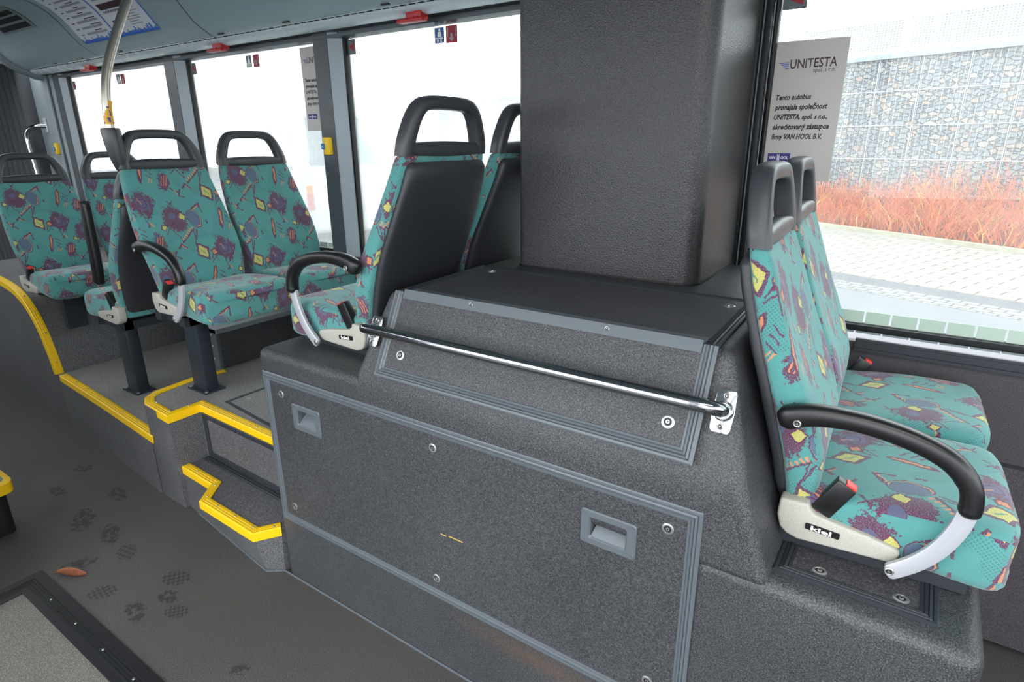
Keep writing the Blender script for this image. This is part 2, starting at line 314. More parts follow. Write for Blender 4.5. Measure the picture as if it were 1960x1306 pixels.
# ---------------------------------------------------------------- mesh helpers
V = Vector
class MB:
    def __init__(s): s.b = bmesh.new(); s.mi = 0
    def _f(s, vs):
        try: f = s.b.faces.new(vs); f.material_index = s.mi; f.smooth = True; return f
        except ValueError: return None
    def box(s, lo, hi, mtx=None):
        (x0, y0, z0), (x1, y1, z1) = lo, hi
        c = [V(q) for q in ((x0, y0, z0), (x1, y0, z0), (x1, y1, z0), (x0, y1, z0), (x0, y0, z1), (x1, y0, z1), (x1, y1, z1), (x0, y1, z1))]
        if mtx is not None: c = [mtx @ q for q in c]
        v = [s.b.verts.new(q) for q in c]
        for f in ((0, 3, 2, 1), (4, 5, 6, 7), (0, 1, 5, 4), (1, 2, 6, 5), (2, 3, 7, 6), (3, 0, 4, 7)): s._f([v[i] for i in f])
        return s
    def prism(s, poly, fn, a, b):            # poly of 2D points, fn(u,v,w)->3D
        n = len(poly); A = [s.b.verts.new(fn(u, v, a)) for u, v in poly]; B = [s.b.verts.new(fn(u, v, b)) for u, v in poly]
        s._f(A); s._f(B[::-1])
        for i in range(n): s._f([A[i], B[i], B[(i + 1) % n], A[(i + 1) % n]])
        return s
    def loft(s, rings, cap=True, closed=True, loop=False):
        R = [[s.b.verts.new(p) for p in r] for r in rings]; n = len(R[0]); k = len(R)
        for i in range(k if loop else k - 1):
            a, b = R[i], R[(i + 1) % k]
            for j in range(n if closed else n - 1): s._f([a[j], a[(j + 1) % n], b[(j + 1) % n], b[j]])
        if cap and not loop and closed: s._f(R[0][::-1]); s._f(R[-1])
        return s
    def tube(s, path, r, n=12, cap=True, ry=None, up=None):
        P = [V(p) for p in path]; rings = []; ref = V(up) if up else V((0, 0, 1)); prev = None
        for i, p in enumerate(P):
            d = (P[min(i + 1, len(P) - 1)] - P[max(i - 1, 0)]).normalized()
            if up: a = d.cross(ref)
            elif prev is None: a = d.cross(ref if abs(d.z) < 0.9 else V((1, 0, 0)))
            else: a = prev - d * prev.dot(d)
            a.normalize(); prev = a; b = a.cross(d)
            rr = r[i] if isinstance(r, (list, tuple)) else r; q = ry if ry else rr
            rings.append([p + a * (rr * math.cos(t)) + b * (q * math.sin(t)) for t in [2 * math.pi * j / n for j in range(n)]])
        return s.loft(rings, cap)
    def disc(s, c, nrm, r, h, n=18, r2=None):
        nrm = V(nrm).normalized(); a = nrm.orthogonal().normalized(); b = nrm.cross(a); c = V(c); r2 = r if r2 is None else r2
        return s.loft([[c + a * (q * math.cos(2 * math.pi * j / n)) + b * (q * math.sin(2 * math.pi * j / n)) + nrm * z for j in range(n)] for q, z in ((r, 0), (r2, h))])
    def quad(s, *p): s._f([s.b.verts.new(V(q)) for q in p]); return s
    def sweep(s, pts, ins, ups, prof, closed=False):   # mitred profile (a along inward, b along up)
        n = len(pts); P = [V(p) for p in pts]; rings = []
        for i in range(n):
            i0 = (i - 1) % n if closed else max(i - 1, 0); i1 = (i + 1) % n if closed else min(i + 1, n - 1)
            up = V(ups[i]) if isinstance(ups, list) else V(ups)
            d0 = (P[i] - P[i0]); d1 = (P[i1] - P[i])
            if d0.length < 1e-9: d0 = d1
            if d1.length < 1e-9: d1 = d0
            n0 = up.cross(d0).normalized() * ins; n1 = up.cross(d1).normalized() * ins
            mm = (n0 + n1).normalized(); mm = mm / max(0.35, mm.dot(n0))
            rings.append([P[i] + mm * a + up * b for a, b in prof])
        return s.loft(rings, True, True, closed)
    def bevel(s, w, seg=2, ang=30):
        s.b.normal_update()
        bmesh.ops.remove_doubles(s.b, verts=s.b.verts, dist=1e-6)
        ed = [e for e in s.b.edges if len(e.link_faces) == 2 and e.calc_face_angle(0) > math.radians(ang)]
        bmesh.ops.bevel(s.b, geom=ed, offset=w, segments=seg, profile=0.5, affect='EDGES', clamp_overlap=True); 
        for f in s.b.faces: f.smooth = True
        return s
    def text(s, body, org, ux, uy, size, bold=0.0, shear=0.0, align='LEFT', fit=None, lift=0.0006):
        c = bpy.data.curves.new('t', 'FONT'); c.body = body; c.size = 1.0; c.offset = bold; c.shear = shear; c.resolution_u = 2; c.fill_mode = 'FRONT'
        o = bpy.data.objects.new('t', c); COL.objects.link(o)
        dg = bpy.context.evaluated_depsgraph_get(); me = bpy.data.meshes.new_from_object(o.evaluated_get(dg))
        ux = V(ux).normalized(); uy = V(uy).normalized(); nn = ux.cross(uy)
        xs = [v.co.x for v in me.vertices] or [0]; w = max(xs) - min(xs); x0 = min(xs); sx = size if fit is None else fit / w
        off = {'LEFT': 0, 'CENTER': w / 2, 'RIGHT': w}[align]
        vs = [s.b.verts.new(V(org) + ux * ((v.co.x - x0 - off) * sx) + uy * (v.co.y * size) + nn * lift) for v in me.vertices]
        for p in me.polygons: s._f([vs[i] for i in p.vertices])
        bpy.data.objects.remove(o); bpy.data.curves.remove(c); bpy.data.meshes.remove(me); return s
    def uvbox(s, ox=0.0, oy=0.0, mode='back'):
        L = s.b.loops.layers.uv.new('uv'); s.b.normal_update()
        for f in s.b.faces:
            n = f.normal
            for l in f.loops:
                c = l.vert.co
                if mode == 'back': u, v = ((c.x * 1.0 + 0.295, c.z) if abs(n.y) > 0.72 else (c.y, c.z))
                else: u, v = (c.x + 0.31, c.z - 0.05) if abs(n.y) > 0.75 else ((c.y, c.z + 0.11) if n.x > 0.72 else (c.y, -c.x * 0.95 + 0.37))
                l[L].uv = (u + ox, v + oy)
        return s
    def mesh(s, name, mats, ang=40):
        bmesh.ops.recalc_face_normals(s.b, faces=s.b.faces)
        me = bpy.data.meshes.new(name); s.b.to_mesh(me); s.b.free()
        for k in mats: me.materials.append(M[k])
        me.set_sharp_from_angle(angle=math.radians(ang)); return me
ORG = {}
def toplay(m):                                # paler second material: window light put into the colour of top faces
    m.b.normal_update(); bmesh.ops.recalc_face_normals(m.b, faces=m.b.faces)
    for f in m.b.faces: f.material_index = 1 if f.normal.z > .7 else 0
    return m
def tag(o, label=None, cat=None, group=None, kind=None):
    for k, v in (('label', label), ('category', cat), ('group', group), ('kind', kind)):
        if v: o[k] = v
    return o
def thing(name, label, cat, loc=(0, 0, 0), rz=0, group=None):
    o = bpy.data.objects.new(name, None); o.empty_display_size = 0.05; COL.objects.link(o); o.location = loc; o.rotation_euler = (0, 0, rz); ORG[o.name] = V(loc)
    return tag(o, label, cat, group)
def put(name, mb, mats, parent=None, ang=40, label=None, local=False):
    if isinstance(mats, str): mats = [mats]
    me = mb if isinstance(mb, bpy.types.Mesh) else mb.mesh(name, mats, ang)
    o = bpy.data.objects.new(name, me); COL.objects.link(o)
    if parent is not None:
        o.parent = parent
        if not local and parent.parent is None and parent.name in ORG: o.location = -ORG[parent.name]
    if label: o['label'] = label
    return o
def solo(name, mb, mats, label, cat, group=None, ang=40):
    return tag(put(name, mb, mats, None, ang), label, cat, group)
def struct(name, mb, mats, parent=None, ang=40):
    o = put(name, mb, mats, parent, ang)
    if parent is None: o['kind'] = 'structure'
    return o
_bolt = {}
def bolt(parent, p, nrm, r=0.014, local=False, name='bolt'):
    if r not in _bolt:
        m = MB(); n = 18
        m.loft([[V((q * math.cos(2 * math.pi * j / n), q * math.sin(2 * math.pi * j / n), z)) for j in range(n)] for q, z in ((r, 0), (r, .0016), (r * .8, .0030), (r * .62, .0026), (r * .58, .0010))], cap=False)
        m.mi = 1; m.disc((0, 0, .0008), (0, 0, 1), r * .6, .0006); m.mi = 0; m.disc((0, 0, .0012), (0, 0, 1), r * .34, .0022, 6, r * .3); m.mi = 1; m.disc((0, 0, .0032), (0, 0, 1), r * .14, .0006, 6)
        _bolt[r] = m.mesh('bolt', ['bolt', 'bolt_dark'])
    o = bpy.data.objects.new(name, _bolt[r]); COL.objects.link(o); o.parent = parent
    base = V((0, 0, 0)) if (local or parent.name not in ORG) else ORG[parent.name]
    o.location = V(p) - base; o.rotation_euler = V(nrm).to_track_quat('Z', 'Y').to_euler(); return o
def lerp(a, b, t): return a + (b - a) * t
def spline(pts, n):
    P = [V(p) for p in pts]; out = []; P = [2 * P[0] - P[1]] + P + [2 * P[-1] - P[-2]]
    for i in range(1, len(P) - 2):
        for k in range(n):
            t = k / n; a, b, c, d = P[i - 1:i + 3]
            out.append(0.5 * ((2 * b) + (c - a) * t + (2 * a - 5 * b + 4 * c - d) * t * t + (3 * b - a - 3 * c + d) * t ** 3))
    out.append(P[-2]); return out
GROOVE = [(0, 0), (0, .005), (.003, .007), (.008, .007), (.0095, .0045), (.011, .007), (.015, .0085), (.0165, .0055), (.018, .0085), (.0225, .007), (.024, .0045), (.0255, .006), (.03, .005), (.032, 0)]

# ---------------------------------------------------------------- the bus body
FLOOR_X0, FLOOR_X1 = -8.6, 2.2
struct('floor', MB().box((FLOOR_X0, -0.42, -0.06), (FLOOR_X1, 2.30, 0)), 'floor')
WY = 2.15
WIN = {'window_1': (-5.43, -4.005), 'window_2': (-3.795, -2.61), 'window_3': (-2.42, -0.66), 'window_4': (-0.485, 1.60)}
WB = {'window_1': 1.0, 'window_2': 1.0, 'window_3': 1.0, 'window_4': 0.985}; WT = 2.022
m = MB(); m.box((FLOOR_X0, WY, -0.3), (-5.43, WY + .03, 2.10)); m.box((-5.43, WY, -0.3), (-0.485, WY + .03, 0.985)); m.box((-0.485, WY, -0.3), (FLOOR_X1, WY + .03, 0.93)); m.box((1.6, WY, .93), (FLOOR_X1, WY + .03, 2.1))
struct('wall_back', m, 'wall_vinyl')
# ledge line low on the side wall and the window sill rail
struct('trim_1', MB().box((-0.12, WY - .012, 0.90), (FLOOR_X1, WY, 0.945)).box((-0.12, WY - .02, 0.905), (FLOOR_X1, WY - .012, 0.915)).box((-0.12, WY - .016, 0.93), (FLOOR_X1, WY - .012, 0.936)), 'trim_dark')
struct('baseboard_back', MB().box((0.1, WY - .03, 0.02), (FLOOR_X1, WY, 0.625)), 'wall_vinyl')
# posts between the windows: dim inner face and lit splayed flank put into the colours
def post(name, x0, x1, zb=0.98):
    m = MB(); dx = (x1 - x0)
    fn = lambda u, v, w: V((x0 + u * dx, WY - v, w))
    m.prism([(0, -.02), (0, .012), (.06, .03), (.60, .03), (.60, -.02)], fn, zb, 2.06); o = struct(name, m, 'window_post', None, 12)
    f = MB(); f.prism([(.60, .028), (.64, .028), (1, .004), (1, -.02), (.60, -.02)], fn, zb, 2.06); put('flank', f, 'post_flank_lit', o, 12); return o
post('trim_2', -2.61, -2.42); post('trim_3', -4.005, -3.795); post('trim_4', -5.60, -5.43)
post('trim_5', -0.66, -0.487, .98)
m = MB(); m.box((-.62, WY - .045, 1.13), (-.545, WY, 2.06)); m.box((-.535, WY - .04, 1.13), (-.515, WY, 2.06)); m.box((-.508, WY - .03, 1.13), (-.488, WY, 2.06)); m.bevel(.004, 2)
struct('trim_6', m, 'rubber')
for k, (x0, x1) in WIN.items():
    zb = WB[k]; r = thing(k, None, None, ((x0 + x1) / 2, WY, zb)); r['kind'] = 'structure'
    m = MB(); w = .014 if k != 'window_4' else .012
    y0, y1 = WY + .0, WY + .03
    m.box((x0, y0, zb), (x0 + w, y1, WT)); m.box((x1 - w, y0, zb), (x1, y1, WT)); m.box((x0, y0, zb - .02), (x1, y1, zb)); m.box((x0, y0, WT), (x1, y1, WT + .02)); m.bevel(.003, 2)
    put('window_seal', m, 'rubber', r)
    put('pane', MB().box((x0, WY + .022, zb), (x1, WY + .028, WT)), 'glass' if k == 'window_4' else 'glass_hazy', r)
    # pale etched squares along the bottom edge of the glass
    m = MB(); n = int((x1 - x0) / .072)
    for i in range(n): m.box((x0 + .02 + i * .072, WY + .0185, zb - .0 + .004), (x0 + .02 + i * .072 + .066, WY + .0215, zb + (.042 if k == 'window_4' else .03)))
    put('reflective_strip', m, 'reflector', r)
    if k == 'window_4':
        m = MB(); 
        for i in range(14): m.box((x0 + .06 + i * .075, WY + .002, zb - .026), (x0 + .13 + i * .075, WY + .021, zb - .006))
        put('drain_slots', m, 'panel_grey', r)
# header above the windows: dark shelf, then pale moulded duct, slotted strip, cove and ceiling
def extrude(prof, x0, x1): 
    m = MB(); m.loft([[V((x, y, z)) for y, z in prof] for x in (x0, x1)], True, True); return m
struct('trim_7', extrude([(WY - .005, 2.018), (WY - .032, 2.022), (WY - .035, 2.033), (WY - .012, 2.037), (WY - .012, 2.045), (WY - .05, 2.048), (WY - .05, 2.062), (WY + .03, 2.075), (WY + .03, 2.018)], -5.60, FLOOR_X1), 'header', None, 25)
def arcprof(pts, n=6): return [(p.y, p.z) for p in spline([(0, a, b) for a, b in pts], n)]
duct = arcprof([(WY - .052, 2.050), (WY - .075, 2.044), (WY - .105, 2.050), (WY - .128, 2.063), (WY - .135, 2.078)]) + [(WY - .1, 2.10), (WY, 2.10), (WY, 2.055)]
struct('trim_8', extrude(duct, -5.70, FLOOR_X1), 'duct', None, 50)
COVE = arcprof([(2.018, 2.074), (1.99, 2.079), (1.96, 2.094), (1.90, 2.133), (1.84, 2.203), (1.79, 2.262), (1.72, 2.315), (1.62, 2.352), (1.50, 2.372), (1.2, 2.385)], 6)
m = MB(); prof = COVE + [(-.46, 2.385), (-.46, 2.45), (2.3, 2.45), (2.3, 2.12), (2.05, 2.11)]
struct('ceiling', extrude(prof, -5.72, FLOOR_X1), 'cove', None, 30)
m = MB()
for i in range(150):
    x = -5.55 + i * .048
    if x < -.4: m.box((x, 2.0035, 2.0725), (x + .030, 2.0125, 2.0748))
struct('trim_9', MB().box((-5.6, 2.000, 2.0745), (FLOOR_X1, 2.0165, 2.0775)), 'duct')
o = put('vent_slots', m, 'dark_hole', bpy.data.objects['trim_9'])
def cove_at(s):                               # arc length from the strip, returns point and normal
    acc = 0
    for (a, b) in zip(COVE, COVE[1:]):
        d = math.hypot(b[0] - a[0], b[1] - a[1])
        if acc + d >= s: 
            t = (s - acc) / d; ny, nz = (b[1] - a[1]) / d, -(b[0] - a[0]) / d
            return lerp(a[0], b[0], t), lerp(a[1], b[1], t), -abs(ny), -abs(nz)
        acc += d
    return COVE[-1][0], COVE[-1][1], 0, -1
def cpt(x, s, h):
    y, z, ny, nz = cove_at(s); return V((x, y + ny * h, z + nz * h))
def cstrip(m, x0, x1, s0, s1, h, n=1):
    for i in range(n):
        a, b = lerp(s0, s1, i / n), lerp(s0, s1, (i + 1) / n)
        m.quad(cpt(x0, a, h), cpt(x1, a, h), cpt(x1, b, h), cpt(x0, b, h))
# panel joints and little clips on the cove
m = MB()
for x in (-4.50, -3.22, -1.7): cstrip(m, x, x + .006, .01, .75, .0012, 24)
struct('trim_10', m, 'dark_hole')
m = MB()
for x in (-5.15, -4.75, -4.22, -3.15, -2.62, -1.98): m.box((x, 1.975, 2.078), (x + .045, 1.985, 2.084))
struct('trim_11', m, 'rubber')
# rim of the ceiling where the bellows starts
m = MB()
prof = [(y, z) for y, z in COVE] + [(WY, 2.045)]
path = [V((-5.72, WY - .002, 2.032)), V((-5.72, 2.06, 2.045))] + [V((-5.72, y, z - .004)) for y, z in COVE[4:]]
m.tube(path, .045, 10, ry=.03); struct('trim_12', m, 'panel_grey')
m = MB(); m.box((-6.02, WY - .03, 0.02), (-5.60, WY, 2.06)); m.box((-5.80, WY - .05, 0.6), (-5.66, WY - .03, 2.045)); m.bevel(.008, 2); struct('wall_left', m, 'panel_grey')
# bellows of the joint
m = MB(); pts = []
for i in range(17):
    for k in range(8): a_ = math.pi * k / 8; pts.append((-6.03 - i * .12 - .06 + .06 * math.cos(a_), WY - .014 - .085 * math.sin(a_) ** .8))
for ring in [pts]:
    m.loft([[V((x, y, z)) for x, y in ring] for z in (0.0, 0.7, 1.4, 2.15)], False, False)
m.loft([[V((x, yy, 2.16 - (y - 2.1) * .6)) for x, y in pts] for yy in (WY - .01, 1.0, -.40)], False, False)
solo('articulation_bellows', m, 'bellows', 'dark pleated rubber bellows of the bus joint at the far end', 'bellows', ang=60)
# end and aisle-side walls, mostly behind the photographer
struct('wall_end', MB().box((-8.6, -.46, 0), (-8.5, 2.2, .9)).box((-8.6, -.46, .85), (-8.5, 2.2, 2.4)), 'bellows')
m = MB(); m.box((-7.0, -.46, 0), (-2.3, -.42, 1.5)); m.box((-7.0, -.46, 2.1), (-2.3, -.42, 2.45)); m.box((-7.0, -.46, 1.5), (-5.6, -.42, 2.1)); m.box((-4.1, -.46, 1.5), (-3.95, -.42, 2.1)); m.box((-2.5, -.46, 1.5), (-2.3, -.42, 2.1)); m.box((-8.6, -.46, 0), (-7.0, -.42, .95)); m.box((-8.6, -.46, 2.0), (-7.0, -.42, 2.45)); m.box((-2.3, -.46, 2.1), (FLOOR_X1, -.42, 2.45)); m.box((-.55, -.46, 0), (-.35, -.42, 2.1)); m.box((-.35, -.46, 0), (.15, -.42, .55)); m.box((1.4, -.46, 0), (FLOOR_X1, -.42, .55)); m.box((.75, -.46, 0.5), (.9, -.42, 2.2))
struct('wall_front', m, 'panel_grey')
struct('wall_light_blocker', MB().box((-2.45, -.42, 0), (-2.40, .32, 1.62)), 'bellows')  # unseen screen added to keep light off the left of the aisle
struct('wall_right', MB().box((FLOOR_X1 - .05, -.46, 0), (FLOOR_X1, 2.2, .95)).box((FLOOR_X1 - .05, -.46, 2.05), (FLOOR_X1, 2.2, 2.45)), 'wall_vinyl')
# moulding seam line of the floor against the housings
# ---------------------------------------------------------------- wheel housing in front of the windows
FY = 1.085
hs = thing('wheel_housing', 'big speckled grey housing with a raised hump in the middle of the bus', 'housing', (-.78, 1.6, 0))
def fx(u, v, w): return V((w, u, v))
m = MB()
m.prism([(-1.775, -.02), (-1.775, .905), (-1.22, .905), (-1.22, .722), (.215, .722), (.215, -.02)], lambda u, v, w: V((u, w, v)), FY, 2.12); m.bevel(.030, 4)
mm = MB(); mm.prism([(FY - .004, .70), (FY - .004, .855), (FY + .006, .915), (1.197, 1.147), (2.13, 1.147), (2.13, .70)], fx, -1.335, -.155)
for v in mm.b.verts:                        # both ends of the hump lean inwards with height
    k = (v.co.z - .70) / .447; v.co.x = lerp(-1.348, -1.243, k) if v.co.x < -.8 else lerp(-.128, -.276, k)
mm.b.normal_update(); mm.bevel(.024, 3, 12)
body = put('body', m, 'vinyl', hs, 35)
# kick line where the floor covering turns up
put('kick_bead', MB().tube([(-2.43, 1.106, .003), (-1.846, 1.042, .003), (-1.79, FY - .002, .003), (.22, FY - .002, .003)], .004, 8), 'trim_grey', hs)
# big removable panel
PX0, PX1, PZ0, PZ1 = -1.742, -.268, .262, .834
pn = put('access_panel', MB().box((PX0 + .02, FY - .0045, PZ0 + .02), (PX1 - .02, FY + .004, PZ1 - .02)), 'vinyl', hs)
N = (0, -1, 0)
fr = MB(); fr.sweep([(PX0, FY - .001, PZ0), (PX1, FY - .001, PZ0), (PX1, FY - .001, PZ1), (PX0, FY - .001, PZ1)], 1, V(N), GROOVE, True)
put('trim_frame', fr, 'trim_grey', pn, 15)
for x, z in ((-1.656, .766), (-.998, .764), (-1.665, .335), (-.339, .769), (-.357, .340), (-1.009, .332)):
    bolt(pn, V((x, FY - .0045, z)), N, .0135)
def carve(o, boxes):                          # real pockets behind the pull handles
    cut = bpy.data.objects.new('cut', boxes.mesh('cut', ['rubber'])); COL.objects.link(cut); bpy.context.view_layer.update()
    md = o.modifiers.new('b', 'BOOLEAN'); md.operation = 'DIFFERENCE'; md.object = cut; md.solver = 'EXACT'
    me = bpy.data.meshes.new_from_object(o.evaluated_get(bpy.context.evaluated_depsgraph_get())); o.modifiers.clear(); o.data = me; me.set_sharp_from_angle(angle=math.radians(32))
    cm = cut.data; bpy.data.objects.remove(cut); bpy.data.meshes.remove(cm)
POCK = ((-1.535, .703), (-.475, .704)); PW, PH = .096, .058
for nm in ('body', 'panel'):
    bx_ = MB()
    for cx, cz in POCK: bx_.box((cx - PW / 2, FY - .1, cz - PH / 2), (cx + PW / 2, FY + .042, cz + PH / 2))
    carve(body if nm == 'body' else pn, bx_)
hump = mm.mesh('hump', ['vinyl'], 35); b_ = bmesh.new(); b_.from_mesh(body.data); b_.from_mesh(hump); b_.to_mesh(body.data); b_.free(); bpy.data.meshes.remove(hump)
for o_ in (body, pn): wn = o_.modifiers.new('weighted', 'WEIGHTED_NORMAL'); wn.keep_sharp = True; wn.weight = 100
def rrect(cx, cz, hw, hh, yy, r=.006):
    out = []
    for (sx, sz, a0) in ((1, -1, -90), (1, 1, 0), (-1, 1, 90), (-1, -1, 180)):
        for k in range(4): a = math.radians(a0 + k * 30); out.append(V((cx + sx * (hw - r) + r * math.cos(a), yy, cz + sz * (hh - r) + r * math.sin(a))))
    return out
for cx, cz in POCK:
    m = MB(); y = FY - .0045; w, h = .138, .092
    m.loft([rrect(cx, cz, w / 2, h / 2, y + .001, .008), rrect(cx, cz, w / 2, h / 2, y - .003, .008), rrect(cx, cz, w / 2 - .003, h / 2 - .003, y - .0055), rrect(cx, cz, PW / 2, PH / 2, y - .0055), rrect(cx, cz, PW / 2 - .004, PH / 2 - .004, y - .001), rrect(cx, cz, PW / 2 - .005, PH / 2 - .004, FY + .040)], False)
    m.quad(*[V((cx + a * (PW / 2 - .005), FY + .039, cz + b * (PH / 2 - .004))) for a, b in ((-1, -1), (1, -1), (1, 1), (-1, 1))])
    # sloping scoop floor, from the lower lip up to the back
    z0, z1 = cz - PH / 2 + .004, cz + PH / 2 - .010; x0, x1 = cx - PW / 2 + .005, cx + PW / 2 - .005
    m.loft([[V((lerp(x0, x0 + .010, t), lerp(y - .001, FY + .036, t ** 1.2), lerp(z0, z1, t))), V((lerp(x1, x1 - .010, t), lerp(y - .001, FY + .036, t ** 1.2), lerp(z0, z1, t)))] for t in (0, .25, .5, .75, 1)], False, False)
    for dx in (-1, 1):
        for dz in (-1, 1): m.disc((cx + dx * w * .43, y - .0055, cz + dz * h * .40), N, .0035, .0016, 10)
    put('pull_recess', m, 'trim_grey', pn, 25)
# scuffs
put('scuff_mark', MB().box((-.985, FY - .0052, .494), (-.965, FY - .0044, .4965)).box((-.955, FY - .0052, .498), (-.905, FY - .0044, .5005)), 'twig_yellow', hs)
# sloping panel and lid
SN = V((0, -.89876845, .43842363)); SP = V((0, 1.09, .93))
def onslope(x, z): return V((x, 1.09 + (z - .93) * .4878, z)) + SN * .0055
sp = put('slope_panel', MB().prism([(-1.19, .945), (-.315, .945), (-.315, 1.14), (-1.19, 1.14)], lambda u, v, w: onslope(u, v) + SN * w, -.002, .0025), 'vinyl', hs)
fr = MB(); fr.sweep([onslope(-.302, 1.149), onslope(-.302, .927), onslope(-1.206, .927), onslope(-1.206, 1.149)], -1, SN, GROOVE)
put('trim_frame', fr, 'trim_grey', sp, 15)
st = MB(); st.prism([(-1.172, 1.132), (-.334, 1.132), (-.334, 1.156), (-1.172, 1.156)], lambda u, v, w: onslope(u, v) + SN * w, .002, .005)
st.prism([(1.197, 1.1505), (1.197, 1.1535), (1.235, 1.1535), (1.235, 1.1505)], fx, -1.172, -.334)
put('edge_strip', st, 'trim_grey', sp)
for x in (-.935, -.549): bolt(sp, onslope(x, 1.146) + SN * .005, SN, .006, name='rivet')
for x, z in ((-1.129, .992), (-.369, .994)): bolt(sp, onslope(x, z) + SN * .0025, SN, .0145)
LZ = 1.1475
ld = put('lid_panel', MB().box((-1.185, 1.235, LZ), (-.33, 1.60, LZ + .003)), 'lid_vinyl', hs)
fr = MB(); fr.sweep([(-.302, 1.197, LZ), (-.318, 1.622, LZ), (-1.222, 1.622, LZ), (-1.206, 1.197, LZ)], 1, V((0, 0, 1)), [(a, b * .8) for a, b in GROOVE])
put('trim_frame', fr, 'trim_dark', ld, 15)
for p in ((-1.135, 1.555), (-.372, 1.525)): bolt(ld, (p[0], p[1], LZ + .003), (0, 0, 1), .014)
# small floor hatch under the seats at the housing's lower end
hp = put('seat_hatch', MB().box((-.115, 1.15, .7215), (.125, 1.30, .7235)), 'lid_vinyl', hs)
fr = MB(); fr.sweep([(-.135, 1.30, .7215), (-.135, 1.132, .7215), (.145, 1.132, .7215), (.145, 1.30, .7215)], 1, V((0, 0, 1)), [(a, b * .8) for a, b in GROOVE])
put('trim_frame', fr, 'trim_dark', hp, 15)
for x in (-.055, .085): bolt(hp, (x, 1.178, .7235), (0, 0, 1), .014)
# grab rail across the sloping panel
gr = thing('grab_rail', 'polished steel grab rail bolted across the sloping front of the grey housing', 'handrail', (-.75, 1.10, 1.03))
off = SN * .062
a = onslope(-1.245, 1.036); b2 = onslope(-.266, 1.036)
path = [a + SN * .004, a + off * .55] + spline([a + off * .62, a + off * .9 + V((.012, 0, 0)), a + off + V((.04, 0, 0))], 6) + [lerp(a, b2, .3) + off, lerp(a, b2, .7) + off] + spline([b2 + off - V((.055, 0, 0)), b2 + off * .92 - V((.018, 0, 0)), b2 + off * .6], 6) + [b2 + off * .3, b2 + SN * .003]
put('rail', MB().tube(path, .0148, 20), 'chrome', gr, 60)
for c in (a, b2):
    m = MB(); U = V((0, .43842363, .89876845)); X = V((1, 0, 0))
    pl = [(-.016, -.044), (.016, -.044), (.020, -.036), (.022, 0), (.020, .036), (.016, .044), (-.016, .044), (-.020, .036), (-.022, 0), (-.020, -.036)]
    m.prism(pl, lambda u, v, w: c + X * u + U * v + SN * w, -.0005, .004); m.bevel(.0012, 2)
    m.loft([[c + SN * h + X * (r * math.cos(q)) + U * (r * math.sin(q)) for q in [2 * math.pi * j / 18 for j in range(18)]] for r, h in ((.021, .003), (.020, .008), (.0165, .011))])
    br = put('bracket', m, 'steel', gr)
    for dz in (-.031, .031): bolt(br, c + U * dz + SN * .004 , SN, .0065, name='screw').location = c + U * dz + SN * .004
# pillar on top of the housing
m = MB(); PXa, PXb, PYa, PYb = -1.134, -.520, 1.700, 2.12
rr = .055; ring = []
for (cx, cy, a0) in ((PXb - rr, PYa + rr, -90), (PXb - .02, PYb - .02, 0), (PXa + .02, PYb - .02, 90), (PXa + .03, PYa + .03, 180)):
    r = rr if a0 == -90 else (.03 if a0 == 180 else .02)
    for k in range(7):
        q = math.radians(a0 + k * 15); ring.append((cx + r * math.cos(q), cy + r * math.sin(q)))
m.loft([[V((x, y, z)) for x, y in ring] for z in (1.150, 1.4, 1.7, 2.0, 2.40)])
pil = thing('duct_pillar', 'large dark speckled rounded pillar rising from the top of the grey housing', 'pillar', (-.83, 1.91, 1.15))
put('casing', m, 'pillar_vinyl', pil, 40)
put('base_gasket', MB().loft([[V((-.827 + (x + .827) * s, 1.91 + (y - 1.91) * s, z)) for x, y in ring] for s, z in ((1.012, 1.1475), (1.012, 1.153))]), 'rubber', pil)

# ---------------------------------------------------------------- platforms and steps at the left
PA = .30; PB = .45
m = MB(); edgeA = [(-2.70, 1.098), (-3.28, 1.145), (-3.92, 1.188)]
m.prism([(-2.725, 1.099), (-2.742, 1.130), (-2.805, 1.148), (-2.840, 1.202), (-2.865, 1.40), (-2.865, 2.13), (-3.962, 2.13), (-3.962, 1.192), (-3.28, 1.145)], lambda u, v, w: V((u, v, w)), 0, PA)
solo('low_platform', toplay(m), ['vinyl_smooth', 'deck'], 'low grey platform under the two seats facing away, edged in yellow', 'platform')
# upper platform with the recess for the step
m = MB(); outB = [(-2.727, 1.102), (-2.52, 1.098), (-2.52, 1.235), (-1.78, 1.215), (-1.78, 2.13), (-2.86, 2.13), (-2.86, 1.40), (-2.835, 1.20), (-2.80, 1.145)]
up = thing('upper_platform', 'higher grey platform beside the housing with a step panel in its riser', 'platform', (-2.3, 1.6, 0))
m.prism(outB, lambda u, v, w: V((u, v, w)), 0, PB); put('deck', toplay(m), ['vinyl_smooth', 'deck'], up)
rp = put('riser_panel', MB().prism([(-2.46, .225), (-1.80, .225), (-1.80, .415), (-2.46, .415)], lambda u, v, w: V((u, 1.235 + (u + 2.52) * -.027 - w, v)), 0, .004), 'vinyl_smooth', up)
fr = MB(); fr.sweep([(-1.785, 1.214, .215), (-2.495, 1.233, .215), (-2.495, 1.233, .425), (-1.785, 1.214, .425)], -1, V((-.0266, -1, 0)).normalized(), [(a * .8, b) for a, b in GROOVE]); put('trim_frame', fr, 'trim_dark', rp, 15)
bolt(rp, (-2.43, 1.2285, .395), N, .012)
put('threshold_bar', MB().sweep([(-2.50, 1.205, .2015), (-1.80, 1.185, .2015)], 1, V((0, 0, 1)), GROOVE), 'trim_dark', up, 15)
hatch = MB(); hatch.sweep([(-1.80, 1.25, PB), (-2.46, 1.32, PB), (-2.46, 1.62, PB), (-1.80, 1.62, PB)], -1, V((0, 0, 1)), [(a * .5, b * .4) for a, b in GROOVE]); put('deck_hatch_trim', hatch, 'trim_dark', up, 15)
